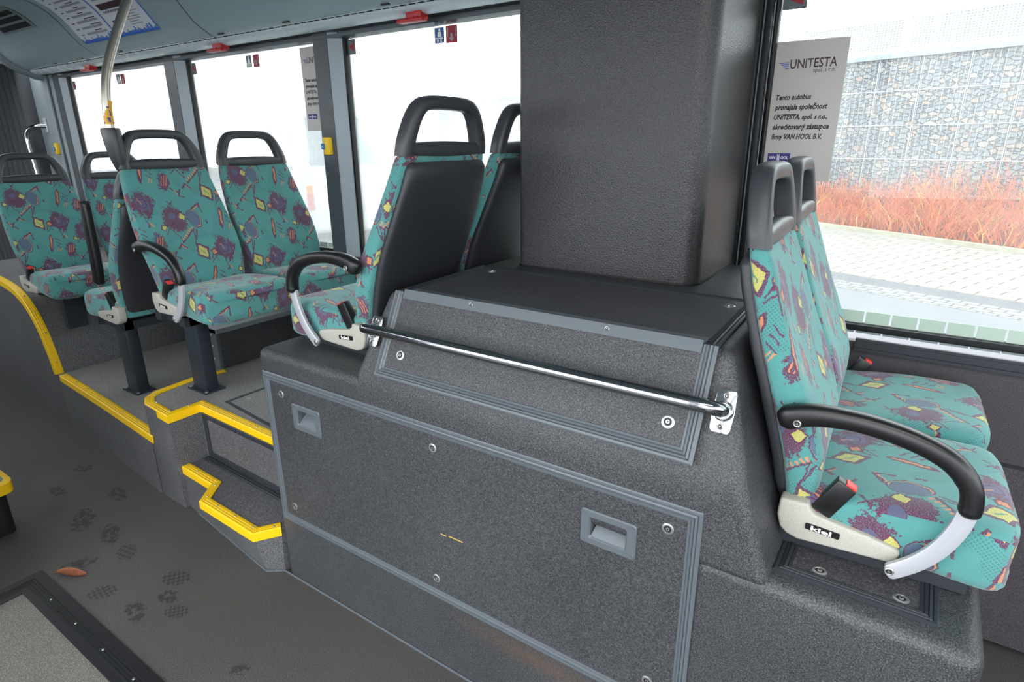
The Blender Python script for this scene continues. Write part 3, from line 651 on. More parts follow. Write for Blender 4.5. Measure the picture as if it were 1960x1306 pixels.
bolt(up, (-2.40, 1.40, PB), (0, 0, 1), .013); bolt(up, (-2.455, 1.215, .203), (0, 0, 1), .012); bolt(up, (-1.835, 1.20, .203), (0, 0, 1), .011)
st = thing('boarding_step', 'lowest grey step tucked into the corner left of the housing', 'step', (-2.1, 1.1, 0))
m = MB(); top = [(-2.53, 1.118), (-2.275, 1.108), (-2.195, 1.012), (-1.83, 1.002), (-1.777, 1.083), (-1.777, 1.21), (-2.515, 1.23), (-2.515, 1.12)]
bot = [(-2.53, 1.118), (-2.40, 1.104), (-2.25, 1.088), (-1.848, 1.046), (-1.79, 1.083), (-1.777, 1.21), (-2.515, 1.23), (-2.515, 1.12)]
m.loft([[V((x, y, 0)) for x, y in bot], [V((x, y, .198)) for x, y in top]]); put('tread', m, 'vinyl_smooth', st, 30)
# yellow nosings
NOSE = [(-.004, -.030), (-.004, .002), (0, .006), (.006, .006), (.008, .0045), (.010, .006), (.016, .006), (.018, .0045), (.020, .006), (.026, .006), (.034, .004), (.034, .0005), (.001, .0005), (.001, -.030)]
def nosing(label, pts, ins, z, scale=1.0, screws=()):
    m = MB(); m.sweep([(x, y, z) for x, y in pts], ins, V((0, 0, 1)), [(a * scale, b) for a, b in NOSE])
    r = tag(put('step_nosing', m, 'yellow', None, 20), label, 'step edging')
    for x, y in screws: bolt(r, (x, y, z + .0055), (0, 0, 1), .0045, name='screw')
    return r
nosing('straight yellow edging along the low platform, from arch to step', [(-2.705, 1.099), (-3.28, 1.145), (-3.92, 1.188)], 1 if False else -1, PA, 1.05, [(lerp(-2.76, -3.88, i / 7), lerp(1.122, 1.205, i / 7)) for i in range(8)])
nosing('crooked yellow edging on the upper platform, turning in to the housing', [(-2.835, 1.545), (-2.862, 1.40), (-2.838, 1.20), (-2.80, 1.143), (-2.735, 1.112), (-2.518, 1.097), (-2.52, 1.237), (-1.785, 1.216)], 1, PB, 1.05, [(-2.79, 1.18), (-2.70, 1.142), (-2.56, 1.128), (-2.54, 1.2), (-2.4, 1.25), (-2.1, 1.242), (-1.9, 1.237)])
nosing('zigzag yellow edging around the lowest step by the housing corner', top[:5], 1, .198, 1.0, [(-2.42, 1.13), (-2.25, 1.11), (-2.20, 1.045), (-2.1, 1.03), (-1.98, 1.028), (-1.86, 1.025), (-1.80, 1.07)])
# rear wheel housing with its yellow arch
arc = [(-3.965, .30), (-4.00, .43), (-4.055, .56), (-4.14, .665), (-4.25, .735), (-4.40, .775), (-4.7, .80), (-5.2, .80)]
arc = [(p.x, p.z) for p in spline([(x, 0, z) for x, z in arc], 4)]
m = MB(); m.prism(arc + [(-5.2, -.01), (-3.965, -.01)], lambda u, v, w: V((u, w, v)), 1.192, 2.13)
solo('rear_wheel_housing', m, 'vinyl_smooth', 'dark arched wheel housing under the farthest pair of seats', 'housing', ang=30)
m = MB(); pr = []
for i, (x, z) in enumerate(arc):
    a = V((arc[max(i - 1, 0)][0], 0, arc[max(i - 1, 0)][1])); b = V((arc[min(i + 1, len(arc) - 1)][0], 0, arc[min(i + 1, len(arc) - 1)][1])); d = (b - a).normalized(); nn = V((0, 1, 0)).cross(d); nn = nn if nn.dot(V((1, 0, 1))) > 0 else -nn
    pr.append([V((x, 1.190, z)) + V((0, 1, 0)) * q + nn * h for q, h in NOSE])
m.loft(pr); r = tag(put('arch_nosing', m, 'yellow', None, 20), 'curved yellow edging over the arched rear wheel housing', 'step edging')
for i in (2, 7, 11, 15): bolt(r, V((arc[i][0] + .006, 1.208, arc[i][1] + .004)), (1, 0, .6), .0045, name='screw')
# equipment box below the seats
hb = thing('heater_box', 'low speckled box with pale metal corner strip under the seats on the upper platform', 'heater box', (-2.9, 1.8, PB))
put('casing', MB().box((-2.96, 1.56, PB), (-2.852, 2.10, .640)).bevel(.006, 2), 'vinyl', hb)
m = MB().box((-2.955, 1.545, PB), (-2.856, 1.56, .66)); cs = put('corner_strip', m, 'trim_grey', hb, label='pale metal corner strip')
for z in (.5, .57, .63): bolt(cs, (-2.90, 1.545, z), N, .006, name='screw').location = (-2.90, 1.5445, z)
put('lit_top', MB().box((-2.96, 1.545, .640), (-2.846, 2.1, .664)), 'panel_grey', hb)  # box top made paler, its lit look put into the colour

# ---------------------------------------------------------------- seats
def lev(tab, z):
    for (a, va), (b, vb) in zip(tab, tab[1:]):
        if z <= b: t = max(0, min(1, (z - a) / (b - a))); t = t * t * (3 - 2 * t) if False else t; return va + (vb - va) * t
    return tab[-1][1]
XR = [(0, .008), (.08, 0), (.16, -.020), (.23, -.044), (.30, -.068), (.36, -.094), (.43, -.120), (.50, -.145), (.56, -.160), (.60, -.166)]
TH = [(0, .058), (.08, .066), (.16, .080), (.24, .086), (.32, .080), (.42, .070), (.5, .064), (.56, .054), (.60, .040)]
HW = [(0, .186), (.10, .194), (.18, .204), (.27, .212), (.34, .211), (.42, .204), (.50, .194), (.56, .186), (.60, .183)]
MESH = {}
def cached(k, fn):
    if k not in MESH: MESH[k] = fn()
    return MESH[k]
def spow(c, e): return math.copysign(abs(c) ** e, c)
def seat_meshes(lean, side, uvo):
    def bx(z): return lev(XR, z) * lean
    def back():
        m = MB(); rings = []; n = 36
        Z = [.02, .03, .055, .09, .13, .17, .21, .25, .29, .33, .37, .41, .45, .49, .53, .56, .578, .588]
        for z in Z:
            sh = 1 - (.05 if z > .58 else .012 if z > .57 else .04 if z < .025 else 0); w = lev(HW, z) * sh; T = lev(TH, z) * (.8 if z > .58 else 1); x0 = bx(z); r = []
            for j in range(n):
                a = 2 * math.pi * j / n; y = spow(math.cos(a), .36) * w; s = spow(math.sin(a), .36); x = x0 + T * .5 + s * T * .5
                if s > 0: x -= .014 * (1 - min(1, (y / w) ** 2)) * min(1, (z - .02) * 5) * s; x += .010 * math.exp(-((z - .17) / .07) ** 2) * s
                r.append(V((x, y, z)))
            rings.append(r)
        m.loft(rings); m.uvbox(uvo[0], uvo[1], 'back'); return m.mesh('backrest', ['fabric'], 55)
    def shellm():
        m = MB(); rings = []; n = 28
        Z = [.045, .055, .09, .14, .2, .26, .32, .38, .44, .50, .545, .560, .566]
        for i, z in enumerate(Z):
            e = .9 if i in (0, len(Z) - 1) else .97 if i in (1, len(Z) - 2) else 1
            w = (lev(HW, z) - .014) * e; x0 = bx(z) + .018; T = .040 * (e if e == 1 else e * .8); r = []
            for j in range(n):
                a = 2 * math.pi * j / n; y = spow(math.cos(a), .30) * w; x = x0 - T * .5 + spow(math.sin(a), .5) * T * .5; r.append(V((x - .004 * (1 - (y / w) ** 2), y, z)))
            rings.append(r)
        m.loft(rings); return m.mesh('back_shell', ['shell'], 50)
    def head():
        m = MB(); t = bx(.585) + .021; up = lambda z: t - .020 * (z - .585) / .15
        side_pts = [(.163, .582), (.160, .615), (.149, .650), (.134, .683), (.114, .708), (.082, .721), (0, .724)]
        P = [V((up(z), -y, z)) for y, z in side_pts] + [V((up(z), y, z)) for y, z in side_pts[-2::-1]]
        path = spline(P, 5); rings = []
        for i, p in enumerate(path):
            d = (path[min(i + 1, len(path) - 1)] - path[max(i - 1, 0)]).normalized(); b = d.cross(V((1, 0, 0))).normalized()
            hgt = lerp(.024, .019, min(1, max(0, (p.z - .60) / .12))); dep = .0235
            rings.append([p + V((1, 0, 0)) * (spow(math.cos(q), .6) * dep) + b * (spow(math.sin(q), .6) * hgt) for q in [2 * math.pi * j / 16 for j in range(16)]])
        m.loft(rings)
        m.loft([[V((up(.6) + spow(math.cos(q), .6) * .0225, y, .598 + spow(math.sin(q), .6) * (.018 + .006 * (1 - (y / .15) ** 2)))) for q in [2 * math.pi * j / 14 for j in range(14)]] for y in [-.15 + .3 * k / 10 for k in range(11)]])
        return m.mesh('headrest', ['headrest'], 60)
    def cush():
        m = MB(); rings = []; n = 36
        X = [.035, .045, .07, .12, .17, .22, .27, .31, .345, .372, .390, .400, .404]
        for i, x in enumerate(X):
            f = i / (len(X) - 1); e = {0: .86, 1: .95, len(X) - 1: .52, len(X) - 2: .80, len(X) - 3: .93}.get(i, 1)
            w = lerp(.196, .212, min(1, x / .25)) * (1 if e == 1 else (1 - (1 - e) * .30)); zt = .102 + .022 * math.sin(min(1, (x - .03) / .33) * math.pi * .62); zb = lerp(.012, -.026, min(1, x / .33))
            c = (zt + zb) / 2 - (0 if x < .37 else .010 * (1 - e)); h = (zt - zb) / 2 * e; r = []
            for j in range(n):
                a = 2 * math.pi * j / n; y = spow(math.cos(a), .38) * w; z = c + spow(math.sin(a), .42) * h
                if math.sin(a) > 0: z -= .010 * (1 - (y / w) ** 2) * e * math.sin(a)
                r.append(V((x - (.020 * (abs(y) / w) ** 6 if i > 8 else 0), y, z)))
            rings.append(r)
        m.loft(rings); m.uvbox(uvo[0] + .07, uvo[1] + .02, 'seat'); return m.mesh('seat_cushion', ['fabric'], 55)
    def coverm():
        m = MB(); pl = [(.0, .079), (-.002, .04), (.006, .012), (.020, .0), (.042, -.007), (.205, .0), (.216, .010), (.222, .026), (.214, .034), (.165, .045), (.10, .054), (.068, .060), (.058, .068), (.055, .081)]
        m.prism(pl, lambda u, v, w: V((u, w, v)), side * .180, side * .218); m.bevel(.006, 3); return m.mesh('side_cover', ['cover'], 40)
    def badge():
        m = MB(); o = V((.055, side * .2185, .026)); X = V((-side, 0, 0)); tilt = -.0
        c = V((.085, side * .2182, .030)); ux = V((1, 0, -.08)).normalized() * (-side); uy = V((.08, 0, 1)).normalized()
        nn = V((0, side, 0))
        m.prism([(-.030, -.007), (.030, -.007), (.032, -.005), (.032, .005), (.030, .007), (-.030, .007), (-.032, .005), (-.032, -.005)], lambda u, v, w: c + ux * u + uy * v + nn * w, 0, .002)
        m.mi = 1; m.text('kiel', c + uy * -.0050 + nn * .0021 + ux * -.002, ux, uy, .0145, .03, 0.0, 'CENTER', fit=.038, lift=.0008 if ux.cross(uy).dot(nn) > 0 else -.0008)
        return m.mesh('badge', ['black_plastic', 'white_paint'])
    def arm():
        m = MB(); P = spline([(-.022, 0, .262), (.02, 0, .280), (.07, 0, .288), (.13, 0, .287), (.20, 0, .274), (.258, 0, .250), (.292, 0, .214), (.302, 0, .178), (.300, 0, .152)], 5); y = side * .236; rings = []
        for i, p in enumerate(P):
            d = (P[min(i + 1, len(P) - 1)] - P[max(i - 1, 0)]).normalized(); b = d.cross(V((0, 1, 0))).normalized(); e = .55 if i in (0, len(P) - 1) else .85 if i in (1, len(P) - 2) else 1
            h = lerp(.026, .019, min(1, i / 12)) if i < 30 else .018
            rings.append([V((p.x, y, p.z)) + V((0, 1, 0)) * (spow(math.cos(q), .75) * .019 * e) + b * (spow(math.sin(q), .75) * h * e) for q in [2 * math.pi * j / 16 for j in range(16)]])
        m.loft(rings)
        return m.mesh('armrest', ['black_plastic'], 60)
    def pad():
        m = MB(); P = [V((.034, 0, .565)), V((.036, 0, .53)), V((.044, 0, .43)), (V((.053, 0, .32))), V((.064, 0, .225)), V((.067, 0, .200))]; rings = []
        for i, p in enumerate(P):
            h = (.016, .021, .025, .027, .026, .020)[i]; rings.append([V((p.x + math.copysign(abs(math.cos(q)) ** .6, math.cos(q)) * h, side * .238 + spow(math.sin(q), .6) * .02, p.z + .35 * math.cos(q) * h)) for q in [2 * math.pi * j / 16 for j in range(16)]])
        m.loft(rings); return m.mesh('armrest', ['black_plastic'], 60)
    def strut():
        m = MB(); y = side * .236; P = spline([(.302, 0, .172), (.294, 0, .125), (.275, 0, .075), (.247, 0, .033), (.215, 0, .002), (.202, 0, -.006)], 5); rings = []
        for i, p in enumerate(P):
            d = (P[min(i + 1, len(P) - 1)] - P[max(i - 1, 0)]).normalized(); b = d.cross(V((0, 1, 0))).normalized(); k = len(P) - 1 - i; hh = .0165 * (1 if k > 2 else (.93, .8, .45)[2 - k])
            rings.append([V((p.x, y, p.z)) + V((0, 1, 0)) * (spow(math.cos(q), .5) * .007) + b * (spow(math.sin(q), .5) * hh) for q in [2 * math.pi * j / 12 for j in range(12)]])
        m.loft(rings); return m.mesh('strut', ['alu'], 50)
    def buckle():
        m = MB(); mt = Matrix.Translation((.096, side * .192, .100)) @ Matrix.Rotation(math.radians(28), 4, 'Y')
        m.box((-.020, -.014, -.044), (.020, .014, .040), mt); m.bevel(.004, 2); return m.mesh('seat_belt_buckle', ['black_plastic'])
    def red():
        m = MB(); mt = Matrix.Translation((.096, side * .192, .100)) @ Matrix.Rotation(math.radians(28), 4, 'Y')
        m.box((-.004, -.0115, .036), (.0175, .0115, .0435), mt); m.bevel(.0015, 2); return m.mesh('release_button', ['red_btn'])
    def rail():
        m = MB()
        for y in (side * .165, -side * .165): m.box((-.02, y - .022, -.042), (.34, y + .022, -.004))
        m.box((-.01, -.18, -.02), (.03, .18, -.004)); m.box((.30, -.18, -.02), (.33, .18, -.004)); m.bevel(.003, 1); return m.mesh('mounting_rail', ['frame_dark'])
    k = (lean, uvo)
    D = {'back': cached(('b',) + k, back), 'shell': cached(('s', lean), shellm), 'head': cached(('h', lean), head), 'cush': cached(('c',) + k, cush),
         'cover': cached(('v', side), coverm), 'badge': cached(('g', side), badge), 'arm': cached(('a', side), arm), 'armf': cached(('af', side), pad), 'strut': cached(('t', side), strut),
         'buckle': cached(('u', side), buckle), 'red': cached(('r', side), red), 'rail': cached(('l', side), rail)}
    return D
def seat(label, loc, yaw, lean=1.0, side=-1, uvo=(0, 0), aisle=True, arm=True, folded=False, buckle=True, rail=True, group=None):
    D = seat_meshes(lean, side, uvo); r = thing('bus_seat', label, 'seat', loc, math.radians(yaw), group)
    P = lambda n, k, par=r: put(n, D[k], None, par, local=True)
    P('seat_cushion', 'cush'); P('backrest', 'back'); P('back_shell', 'shell'); P('headrest', 'head')
    if rail: P('mounting_rail', 'rail')
    if aisle: c = P('side_cover', 'cover'); P('badge', 'badge', c)
    if buckle: b = P('seat_belt_buckle', 'buckle'); P('release_button', 'red', b)
    if arm:
        a = P('armrest', 'arm'); P('strut', 'strut', a)
        o = bolt(a, (.207, side * .2432, .000), (0, side, 0), .0085, True, 'pivot_bolt'); o = bolt(a, (.012, side * .2555, .268), (0, side, 0), .0075, True, 'pivot_bolt')
    if folded: P('armrest', 'armf')
    return r
GRP = None
# right pair, facing right
seat('turquoise seat with armrest and buckle at the lower end of the housing', (-.160, 1.425, .765), 2.6, .80, -1, (0, -.43))
seat('turquoise window seat tucked behind the seat with the open buckle', (-.182, 1.868, .765), 2.6, .80, 1, (-.06, -.40), aisle=False, arm=False)
# pair on the housing, facing left, backs to the camera
seat('aisle seat showing its dark back shell, raised on the left of the housing', (-1.375, 1.425, .932), 180, 1.12, 1, (.10, .05))
seat('seat with its back mostly hidden behind the big dark pillar', (-1.375, 1.868, .932), 180, 1.12, -1, (.2, .1), aisle=False, arm=False, buckle=False)
# pair with the grab pole, facing right
seat('turquoise aisle seat with the curved pole fixed to its headrest', (-2.690, 1.425, .868), 0, 1.0, -1, (.045, -.37), rail=False)
seat('turquoise window seat next to the seat that carries the pole', (-2.690, 1.868, .868), 0, 1.0, 1, (.12, -.54), rail=False, aisle=False, arm=False)
# pair back to back with it
seat('seat facing away behind the pole seat, its black armrest folded up', (-3.055, 1.425, .742), 180, .95, 1, (.12, .15), rail=False, arm=False, folded=True)
# farthest pair, on the rear wheel housing
seat('farthest aisle seat, on the arched rear wheel housing', (-4.215, 1.425, .765), 0, .9, -1, (.12, -.50), rail=False, arm=False)
seat('farthest window seat, beside the last window', (-4.215, 1.868, .765), 0, .9, 1, (.05, -.50), rail=False, aisle=False, arm=False, buckle=False)
# stands under the seats
def stand(label, x0, x1, y0, zb, zt, cz, cx0, cx1):
    r = thing('seat_stand', label, 'seat stand', ((x0 + x1) / 2, y0 + .03, zb))
    put('leg', MB().box((x0, y0, zb), (x1, y0 + .06, zt)).bevel(.004, 2), 'leg', r)
    put('foot_plate', MB().box((x0 - .02, y0 - .02, zb), (x1 + .02, y0 + .08, zb + .008)), 'leg', r)
    put('crossbar', MB().box((cx0, 1.23, zt), (cx0 + .05, 2.12, cz)).box((cx1 - .05, 1.23, zt), (cx1, 2.12, cz)).box((cx0, 1.25, zt), (cx1, 1.29, cz)), 'frame_dark', r)
    for x in (x0 - .012, x1 + .012): bolt(r, (x, y0 - .008, zb + .008), (0, 0, 1), .008)
    return r
stand('dark square leg on the upper platform beneath the pole seat', -2.735, -2.625, 1.335, PB, .815, .856, -2.74, -2.50)
stand('dark square leg on the low platform beneath the seat facing away', -3.385, -3.275, 1.31, PA, .69, .730, -3.40, -3.12)
r = thing('seat_bracket', 'small dark bracket fixing the farthest seats to the arched housing', 'bracket', (-3.9, 1.3, .66))
put('plate', MB().box((-4.00, 1.30, .545), (-3.955, 1.40, .72)).box((-4.20, 1.27, .722), (-3.86, 1.33, .752)).box((-4.00, 1.30, .71), (-3.96, 2.09, .752)).box((-4.20, 1.27, .722), (-4.16, 2.09, .752)), 'leg', r)

# ---------------------------------------------------------------- poles, handles, buttons, hammers
gp = thing('grab_pole', 'curved steel pole rising from a grey socket on a headrest', 'grab pole', (-2.85, 1.245, 1.45))
path = spline([(-2.85, 1.248, 1.60), (-2.85, 1.252, 1.70), (-2.85, 1.275, 1.82), (-2.85, 1.330, 1.95), (-2.85, 1.412, 2.11), (-2.85, 1.50, 2.26), (-2.85, 1.56, 2.37)], 6)
put('tube', MB().tube(path, .0175, 18), 'brushed', gp, 60)
m = MB(); rings = []
for z, cx, cy, rx, ry in ((1.425, -2.84, 1.262, .012, .010), (1.45, -2.84, 1.258, .026, .022), (1.50, -2.843, 1.252, .038, .030), (1.56, -2.848, 1.249, .044, .033), (1.605, -2.85, 1.248, .046, .035), (1.614, -2.85, 1.248, .042, .032)):
    rings.append([V((cx + rx * math.cos(q), cy + ry * math.sin(q), z)) for q in [2 * math.pi * j / 18 for j in range(18)]])
m.loft(rings); put('socket', m, 'headrest', gp, 60, label='dark grey moulded socket')
m = MB(); m.tube([p for p in spline([(-2.85, 1.2485, 1.628), (-2.85, 1.251, 1.68), (-2.85, 1.258, 1.72)], 6)], .0181, 18); sk = put('sticker', m, 'sticker_yellow', gp, 60, label='yellow sticker with dark pictogram')
m = MB()
for q, z, w, h in ((0, 1.672, .010, .022), (.0, 1.645, .006, .018), (0, 1.694, .006, .006), (-.5, 1.634, .02, .004)):
    d = V((math.sin(math.radians(42)), -math.cos(math.radians(42)) * -1 if False else -.74, 0)); d = V((.67, -.74, 0)) if False else V((2.85, -1.25, 0)).normalized()
    s = V((-d.y, d.x, 0)); cc = V((-2.85, 1.25 + (z - 1.63) * .07, z)) + d * .0185
    m.prism([(-w, -h / 2), (w, -h / 2), (w, h / 2), (-w, h / 2)], lambda u, v, e: cc + s * u * .9 + V((0, 0, v)) + d * (e - (u / .0185) ** 2 * .006), 0, .0008)
put('pictogram', m, 'navy', sk)
h = thing('bent_handrail', 'small bent steel handrail on the wall beside the bellows', 'handle', (-6.0, 2.1, 1.5))
put('tube', MB().tube(spline([(-5.90, 2.12, 1.69), (-5.93, 2.07, 1.690), (-6.0, 2.03, 1.665), (-6.04, 2.02, 1.60), (-6.02, 2.02, 1.45), (-5.98, 2.02, 1.25), (-5.93, 2.05, 1.16), (-5.90, 2.12, 1.15)], 6), .016, 14), 'steel', h, 60)
for z in (1.695, 1.15): put('wall_plate', MB().box((-5.93, 2.112, z - .055), (-5.87, 2.122, z + .055)).bevel(.003, 2), 'alu', h)
def stop_button(label, x, y, z):
    r = thing('stop_button', label, 'button', (x, y, z)); m = MB(); 
    m.prism([(-.030, 0), (.030, 0), (.018, .022), (-.018, .022)], lambda u, v, w: V((x + u, y - v, w)), z - .042, z + .042); m.bevel(.005, 2); put('housing', m, 'yellow_btn', r)
    put('push_pad', MB().box((x - .030, y - .027, z - .016), (x - .006, y - .010, z + .012)).bevel(.002, 1), 'blue_btn', r)
    m = MB(); m.disc((x - .018, y - .0272, z - .004), (0, -1, 0), .004, .001); put('braille_dot', m, 'white_paint', r)
stop_button('yellow stop button on the post between the second and third windows', -2.552, WY - .030, 1.535)
stop_button('yellow stop button on the wall beside the bellows', -5.715, WY - .05, 1.52)
def hammer(label, x):
    r = thing('emergency_hammer', label, 'hammer', (x, 2.06, 2.04)); m = MB()
    m.box((x - .045, 2.035, 2.028), (x + .040, 2.085, 2.072)); m.bevel(.006, 2); put('holder', m, 'red', r)
    m = MB(); m.box((x - .085, 2.022, 2.016), (x + .055, 2.062, 2.030)); m.bevel(.004, 2); m.tube([(x + .055, 2.04, 2.023), (x + .075, 2.04, 2.027)], [.008, .003], 8); m.disc((x + .01, 2.022, 2.03), (0, -1, 0), .006, .004); put('hammer_grip', m, 'red', r)
hammer('red emergency hammer above the third window', -1.86)
hammer('red emergency hammer above the second window', -3.27)
hammer('red emergency hammer above the first window', -4.80)

# ---------------------------------------------------------------- stickers and notices on the glass
GYI = WY + .0195
def plate(m, x0, x1, z0, z1, y=GYI, t=.0015): m.box((x0, y - t, z0), (x1, y, z1)); return m
def sticker(name, label, x0, x1, z0, z1, base, draw=None, ink='white_paint', cat='sticker'):
    r = put(name, plate(MB(), x0, x1, z0, z1), base); tag(r, label, cat)
    if draw:
        m = MB(); cx, cz = (x0 + x1) / 2, (z0 + z1) / 2; w, h = (x1 - x0) / 2, (z1 - z0) / 2
        for poly in draw: m.prism([(cx + u * w, cz + v * h) for u, v in poly], lambda u, v, e: V((u, GYI - .0015 - e, v)), 0, .0006)
        put('pictogram', m, ink, r)
circ = lambda cx, cy, rx, ry, n=12: [(cx + rx * math.cos(2 * math.pi * j / n), cy + ry * math.sin(2 * math.pi * j / n)) for j in range(n)]
BELT = [circ(.05, .68, .2, .2), [(-.3, .45), (.4, .45), (.5, -.2), (-.4, -.2)], [(-.8, -.3), (.8, -.3), (.8, -.45), (-.8, -.45)], [(-.5, -.5), (-.2, -.5), (-.2, -.9), (-.5, -.9)], [(.2, -.5), (.5, -.5), (.5, -.9), (.2, -.9)]]
HAM = [[(-.75, .85), (-.6, .85), (-.6, -.3), (-.75, -.3)], [(.6, .85), (.75, .85), (.75, -.3), (.6, -.3)], [(-.18, .1), (.18, .1), (.18, -.4), (-.18, -.4)], [(-.45, -.4), (.45, -.4), (0, -.85)]]
TRI = [[(-.7, 0), (.7, .7), (.7, -.7)]]
sticker('seat_belt_sticker', 'blue seat belt sticker at the top of the third window', -1.865, -1.813, 1.950, 2.010, 'sign_blue', BELT)
sticker('hammer_sticker', 'dark red hammer sticker at the top of the third window', -1.803, -1.742, 1.947, 2.012, 'sign_red', HAM, 'ink_grey')
sticker('triangle_sticker', 'grey sticker with red triangle in the corner of the third window', -2.405, -2.357, 1.947, 2.012, 'sign_teal', TRI, 'sign_red')
sticker('seat_belt_sticker', 'small seat belt sticker at the top of the second window', -3.224, -3.178, 1.945, 2.004, 'sign_teal', BELT)
sticker('hammer_sticker', 'dark red hammer sticker at the top of the second window', -3.160, -3.109, 1.943, 2.004, 'sign_red', HAM, 'ink_grey')
sticker('triangle_sticker', 'grey sticker with red triangle in the corner of the second window', -3.771, -3.727, 1.943, 2.004, 'sign_teal', TRI, 'sign_red')
sticker('seat_belt_sticker', 'small seat belt sticker partly behind the curved pole, first window', -4.715, -4.665, 1.940, 2.0, 'sign_teal', BELT)
sticker('hammer_sticker', 'dark red hammer sticker just right of the curved pole, first window', -4.655, -4.603, 1.938, 1.998, 'sign_red', HAM, 'ink_grey')
sticker('triangle_sticker', 'grey sticker with red triangle in the corner of the first window', -5.398, -5.352, 1.935, 1.992, 'sign_teal', TRI, 'sign_red')
sticker('triangle_sticker', 'dark sticker with red triangle at the top of the large right window', -.471, -.403, 1.925, 1.985, 'sign_teal', TRI, 'sign_red')
def notice(label, x0, z0, w, h):
    r = tag(put('notice_sheet', plate(MB(), x0, x0 + w, z0, z0 + h), 'paper_grey'), label, 'notice'); y = GYI - .0016; X = V((1, 0, 0)); Z = V((0, 0, 1))
    P = lambda u, v: V((x0 + u * w, y, z0 + h - v * h))
    m = MB(); m.text('UNITESTA', P(.235, .188), X, Z, .037, .012, 0, fit=w * .64); m.text('spol. s r.o.', P(.565, .222), X, Z, .020, 0, 0, fit=w * .30)
    put('heading', m, 'ink_maroon', r)
    m = MB()
    for k in range(4): m.prism([(P(.07 + .03 * k, 0).x, P(0, .143 + .013 * k).z), (P(.215, 0).x, P(0, .143 + .013 * k).z), (P(.215, 0).x, P(0, .150 + .013 * k).z), (P(.085 + .03 * k, 0).x, P(0, .150 + .013 * k).z)], lambda u, v, e: V((u, y - e, v)), 0, .0006)
    put('logo_stripes', m, 'stripe_blue', r)
    m = MB()
    for i, (tx, f) in enumerate((('Tento autobus', .50), ('pronajala společnost', .74), ('UNITESTA, spol. s r.o.,', .76), ('akreditovaný zástupce', .80), ('firmy VAN HOOL B.V.', .72))): m.text(tx, P(.09, .405 + i * .071), X, Z, .0215, .032, .25, fit=w * f)
    put('message', m, 'ink', r)
    c = [P(.07, .795), P(.40, .795), P(.40, .855), P(.07, .855)]
    lg = put('maker_logo', MB().box((c[3].x, y - .0006, c[3].z), (c[1].x, y, c[1].z)), 'navy', r)
    m = MB(); m.text('VAN', P(.090, .838), X, Z, .013, .02, 0, fit=w * .095, lift=.0009); m.text('OOL', P(.268, .838), X, Z, .013, .02, 0, fit=w * .105, lift=.0009)
    for q in (.212, .236): m.box((P(q, 0).x, y - .0014, P(0, .848).z), (P(q + .012, 0).x, y - .0008, P(0, .803).z))
    m.box((P(.212, 0).x, y - .0014, P(0, .827).z), (P(.248, 0).x, y - .0008, P(0, .821).z))
    put('logo_lettering', m, 'white_paint', lg)
notice('grey printed notice on the big right window beside the pillar', -.476, 1.425, .204, .412)
notice('grey printed notice on the second window, cut off by the post', -2.763, 1.611, .212, .395)

# ---------------------------------------------------------------- timetable posters on the cove, vent
def poster(label, x0, x1, s0, s1, left):
    m = MB(); n = 16
    for i in range(n):
        a, b = lerp(s0, s1, i / n), lerp(s0, s1, (i + 1) / n)
        v = [m.b.verts.new(cpt(x, s, h)) for h in (.002, .0035) for x, s in ((x0, a), (x1, a), (x1, b), (x0, b))]
        for f in ((4, 5, 6, 7), (3, 2, 1, 0), (0, 4, 7, 3), (1, 2, 6, 5)): m._f([v[k] for k in f])
    r = tag(put('timetable_poster', m, 'paper'), label, 'poster'); w = x1 - x0; rn = random.Random(3)
    blue = MB(); cstrip(blue, x0, x1, s0, s0 + .012, .0042); x = x0
    while x < x1 - .012:
        q = rn.uniform(.008, .022); cstrip(blue, x, x + q * .8, s0 + .012, s0 + .012 + rn.choice((.006, .012, .02, .03 if rn.random() < .3 else .01)), .0042); x += q
    cstrip(blue, x1 - .012, x1, s0, s1, .0042, 16); cstrip(blue, x0 + .05, x0 + .16, s1 - .10, s1 - .085, .0042)
    put('skyline', blue, 'ink_blue', r)
    g = MB(); k = MB()
    if left:
        for i in range(11):
            s = s0 + .045 + i * .034; cstrip(g, x0 + .12, x1 - .06, s, s + .013, .0042, 2); cstrip(k, x0 + .05, x0 + .085, s + .004, s + .009, .0044)
            c = x0 + .2 + rn.uniform(0, .06); cstrip(k, c, c + rn.uniform(.06, .13), s + .017, s + .022, .0044)
    else:
        for i in range(6): s = s0 + .05 + i * .013; cstrip(g, x1 - .22, x1 - .07 - rn.uniform(0, .05), s, s + .005, .0042)
        cstrip(k, x0 + .06, x0 + .12, s0 + .05, s0 + .09, .0044)
        for i, s in enumerate((s0 + .15, s0 + .225, s0 + .30)): cstrip(k, x0 + .04, x1 - .06, s, s + .034, .0044, 2); cstrip(g, x0 + .05, x1 - .08, s - .02, s - .008, .0042)
        for i in range(12): cstrip(k, x0 + .05 + i * .026, x0 + .06 + i * .026, s0 + .135, s0 + .143, .0044)
    put('print_rows', g, 'ink_grey', r); put('print_lines', k, 'ink_maroon', r)
poster('pale timetable poster on the ceiling cove, left of the curved pole', -4.416, -3.985, .135, .56, True)
poster('pale poster with picture rows on the ceiling cove, behind the curved pole', -3.980, -3.536, .135, .56, False)
vt = thing('air_vent', 'dark slotted air vent in the ceiling cove at the far end', 'vent', (-5.0, 1.7, 2.25))
m = MB(); cstrip(m, -5.32, -4.80, .29, .46, .004, 4); put('frame', m, 'panel_grey', vt)
m = MB()
for i in range(3): cstrip(m, -5.30, -4.84, .305 + i * .05, .34 + i * .05, .006)
put('slots', m, 'dark_hole', vt)

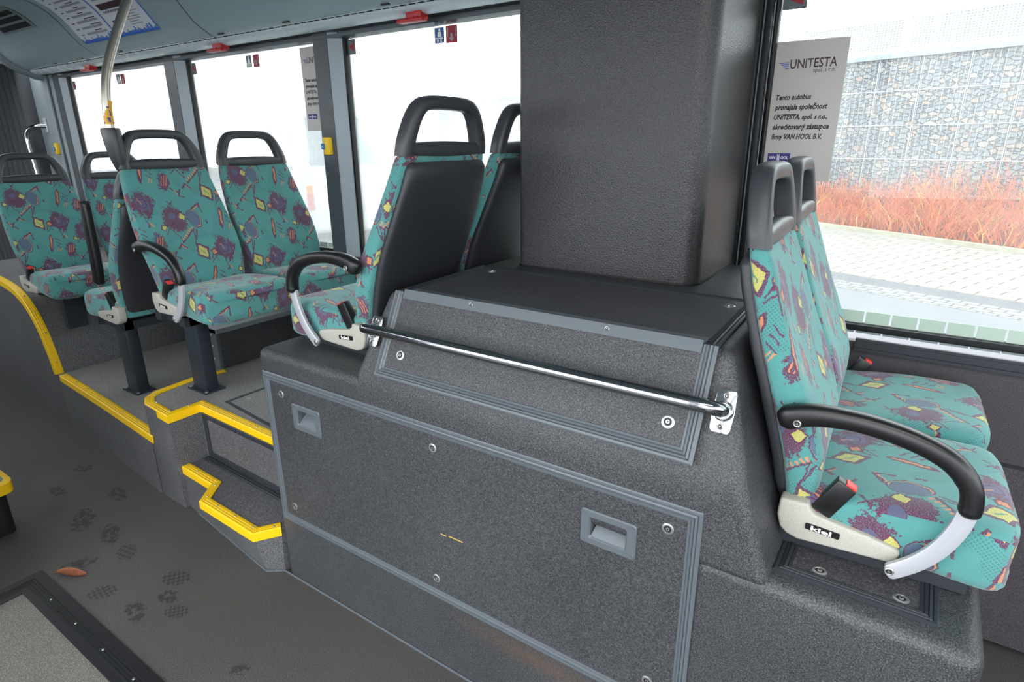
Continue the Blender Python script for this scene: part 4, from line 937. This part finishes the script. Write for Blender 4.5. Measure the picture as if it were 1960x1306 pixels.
# ---------------------------------------------------------------- floor things
hf = thing('floor_hatch', 'floor hatch with black ribbed rubber border in the aisle', 'hatch', (-2.0, .2, 0))
def ring(x0, x1, y0, y1, a, b, z0, z1):
    m = MB()
    m.sweep([(x0, y0, 0), (x1, y0, 0), (x1, y1, 0), (x0, y1, 0)], 1, V((0, 0, 1)), [(a, z0), (a, z1), (b, z1), (b, z0)], True); return m
put('border', ring(-2.57, -1.0, -.35, .565, .0, .092, .0005, .005), 'mat_black', hf)
m = MB()
for k in range(4): m.sweep([(-2.57, -.35, 0), (-1.0, -.35, 0), (-1.0, .565, 0), (-2.57, .565, 0)], 1, V((0, 0, 1)), [(.030 + k * .010, .004), (.031 + k * .010, .0075), (.036 + k * .010, .0075), (.037 + k * .010, .004)], True)
put('ribs', m, 'rubber', hf, 20)
put('plate', MB().box((-2.48, -.26, .0005), (-1.09, .475, .0025)), 'hatch_floor', hf)
for i in range(6): bolt(hf, (-2.35 + i * .2, .565 - .048, .0072), (0, 0, 1), .0042, name='screw')
m = MB(); n = 9; lx = V((.86, .51, 0)); ly = V((-.51, .86, 0)); c = V((-2.50, .588, .006)); rows = []
for i in range(n):
    t_ = i / (n - 1); w_ = .019 * math.sin(math.pi * (t_ * .86 + .07)) ** .7; q = c + lx * (.115 * t_) + V((0, 0, .003 + .006 * math.sin(t_ * 5)))
    rows.append([q - ly * w_ + V((0, 0, .004)), q - ly * w_ * .5, q, q + ly * w_ * .5, q + ly * w_ + V((0, 0, .005))])
m.loft(rows, False, False); m.loft([[p - V((0, 0, .0012)) for p in r] for r in rows], False, False)
m.tube([c + V((0, 0, .002)) - lx * .02, c + V((0, 0, .003)), c + lx * .11 + V((0, 0, .003))], .0011, 6)
solo('fallen_leaf', m, 'leaf', 'dry brown leaf at the corner of the black floor hatch', 'leaf')
pb = thing('bollard', 'black block with rounded yellow cap at the edge of the aisle', 'bollard', (-3.035, .545, 0))
m = MB()
def rr2(cx, cy, hx, hy, r, z):
    out = []
    for sx, sy, a0 in ((1, -1, -90), (1, 1, 0), (-1, 1, 90), (-1, -1, 180)):
        for k in range(5): a = math.radians(a0 + k * 22.5); out.append(V((cx + sx * (hx - r) + r * math.cos(a), cy + sy * (hy - r) + r * math.sin(a), z)))
    return out
m.loft([rr2(-3.035, .545,   .085, .07, .035, z) for z in (0, .19)]); put('block', m, 'rubber', pb)
m = MB(); m.loft([rr2(-3.035, .545, .112, .097, .045, .19), rr2(-3.035, .545, .112, .097, .045, .235), rr2(-3.035, .545, .095, .08, .04, .24)]); put('cap', m, 'yellow', pb)
m = MB(); m.loft([rr2(-3.035, .545, .09, .075, .035, .24), rr2(-3.035, .545, .085, .07, .03, .243)]); put('cap_plate', m, 'panel_grey', pb)

# ---------------------------------------------------------------- outside
ZG = -.40; DA = math.radians(160.2977)
def out(name, mb, mats): o = put(name, mb, mats); o.rotation_euler = (0, 0, DA - math.pi); return o
# local frame: +x points right along the wall, +y away from the bus
def outst(name, mb, mats): o = out(name, mb, mats); o['kind'] = 'structure'; return o
outst('road', MB().box((-60, -20, ZG - .1), (40, 8.46, ZG)), 'asphalt')
outst('road_gutter', MB().box((-60, 8.46, ZG - .1), (40, 8.95, ZG + .004)), 'cobbles')
outst('road_strip', MB().box((-60, 8.95, ZG - .1), (40, 9.40, ZG + .002)), 'asphalt_dark')
outst('pavement', MB().box((-60, 9.40, ZG - .1), (40, 14.2, ZG + .01)), 'pavers')
m = MB(); m.prism([(3.0, 12.9), (-30, 18), (-30, 18), (-30, 20), (3, 20)][0:2] + [(-30, 20), (3.0, 20)], lambda u, v, w: V((u, v, w)), ZG - .05, ZG + .03)
m = MB(); kl = lambda x: 13.50 + (-x - 3.2) * .211
m.prism([(6, kl(6)), (-13, kl(-13)), (-13, 16.2), (6, 16.2)], lambda u, v, w: V((u, v, w)), ZG - .05, ZG + .02); outst('ground_bed', m, 'soil')
m = MB(); m.prism([(6, kl(6) - .06), (-13, kl(-13) - .06), (-13, kl(-13) + .06), (6, kl(6) + .06)], lambda u, v, w: V((u, v, w)), ZG - .05, ZG + .09); outst('kerb', m, 'stone_kerb')
gw = thing('gabion_wall', 'tall wall of stacked grey stones in wire cages beyond the shrubs', 'wall', (0, 0, 0)); gw.rotation_euler = (0, 0, DA - math.pi)
put('stone_fill', MB().box((-34, 15.98, ZG), (6, 17, 3.30)), 'stone', gw)
m = MB()
for i in range(44): m.box((-34 + i * .92, 15.965, ZG), (-34 + i * .92 + .014, 15.98, 3.3))
for z in (0.35, 1.1, 1.85, 2.6): m.box((-34, 15.965, z), (6, 15.98, z + .014))
for i in range(160): m.box((-12 + i * .115, 15.972, ZG), (-12 + i * .115 + .005, 15.98, 3.3))
put('wire_cage', m, 'alu', gw)
put('coping', MB().box((-34, 15.90, 3.30), (6, 17, 3.40)), 'panel_grey', gw)
fe = thing('screen_fence', 'white perforated screen fence standing on top of the stone wall', 'fence', (0, 0, 0)); fe.rotation_euler = (0, 0, DA - math.pi)
for i in range(10):
    x = -19.1 + i * 2.45; put('fence_post', MB().box((x, 15.95, 3.40), (x + .07, 16.05, 4.18)), 'fence_white', fe)
put('rail', MB().box((-19.1, 15.96, 4.14), (4, 16.04, 4.18)).box((-19.1, 15.96, 3.42), (4, 16.04, 3.46)), 'fence_white', fe)
m = MB()
for i in range(9):
    x = -19.1 + i * 2.45 + .12
    if x > -9.6:
        for k in range(34): m.box((x + k * .066, 16.0, 3.5), (x + k * .066 + .03, 16.012, 4.10))
        for k in range(12): m.box((x, 16.0, 3.5 + k * .052), (x + 2.24, 16.012, 3.5 + k * .052 + .022))
    else: m.box((x, 16.0, 3.5), (x + 2.24, 16.012, 4.10))
put('mesh_panel', m, 'fence_white', fe)
# red twiggy shrubs: uncountable stems
m = MB(); rn = random.Random(11)
for i in range(3000):
    x = rn.uniform(-9.5, 1.0); y0 = kl(x) + .15; y = rn.uniform(y0, min(15.9, y0 + 2.0)); top = (.55 + .45 * math.sin(x * 1.3 + 1) * math.sin(x * .6) + .25 * math.sin(x * 3.1)) 
    hgt = lerp(.5, 1.85, (y - y0) / 2.0) * rn.uniform(.35, 1.0) ** .8 * (.82 + .26 * top); a = rn.uniform(0, 6.28); sp = rn.uniform(.1, .75) * hgt
    base = V((x, y, ZG)); tip = base + V((math.cos(a) * sp, math.sin(a) * sp * .6, hgt)); tip.y = min(tip.y, 15.93); mid = lerp(base, tip, .55) + V((rn.uniform(-.12, .12), rn.uniform(-.08, .08), .10 * hgt))
    m.mi = 1 if rn.random() < .06 else 0
    m.tube([base, mid, tip], [.0075, .006, .003], 3, cap=False)
    if rn.random() < .8:
        a2 = rn.uniform(0, 6.28); t2 = mid + V((math.cos(a2) * .35, math.sin(a2) * .2, rn.uniform(.05, .4))); t2.y = min(t2.y, 15.93); m.tube([mid, lerp(mid, t2, .5) + V((0, 0, .05)), t2], [.005, .004, .0025], 3, cap=False)
sh = out('red_shrubbery', m, ['twig_red', 'twig_yellow']); tag(sh, 'tangle of bare red shrubs growing along the foot of the stone wall', 'shrubs', kind='stuff')
# parked white coach seen through the second and third windows
bs = thing('parked_coach', 'white coach parked outside, faint beyond the second and third windows', 'coach', (-12.5, 10.5, ZG))
c0 = V((-8.62, 8.0, 0)); ux = V((-.88, .47, 0)).normalized()
bs.location = (-9.05, 8.3, ZG); ORG[bs.name] = V((0, 0, 0)); bs.rotation_euler = (0, 0, math.radians(150))
bd = MB(); bd.prism([(0, .30), (0, 2.55), (.12, 2.75), (7.9, 2.75), (8, 2.5), (8, .30)], lambda u, v, w: V((u, w, v)), -1.25, 1.25); bd.bevel(.10, 3); put('body', bd, 'bus_white', bs)
m = MB()
for i in range(5): 
    x = .45 + i * 1.5; put('side_window', MB().box((x, -1.258, 1.45), (x + 1.38, -1.24, 2.35)), 'bus_glass', bs); put('side_window', MB().box((x, 1.24, 1.45), (x + 1.38, 1.258, 2.35)), 'bus_glass', bs)
put('rear_window', MB().box((-.008, -1.0, 1.55), (.02, 1.0, 2.4)), 'bus_glass', bs)
for y in (-1.1, .98):
    put('tail_light', MB().box((-.012, y, .75), (.03, y + .12, 1.05)), 'tail_red', bs); put('indicator', MB().box((-.012, y, 1.05), (.03, y + .12, 1.2)), 'tail_orange', bs)
for x in (1.9, 6.2):
    for y in (-1.2, .95):
        m = MB(); m.disc((x, y, .45), (0, 1, 0), .45, .25, 28); put('wheel', m, 'tyre', bs)
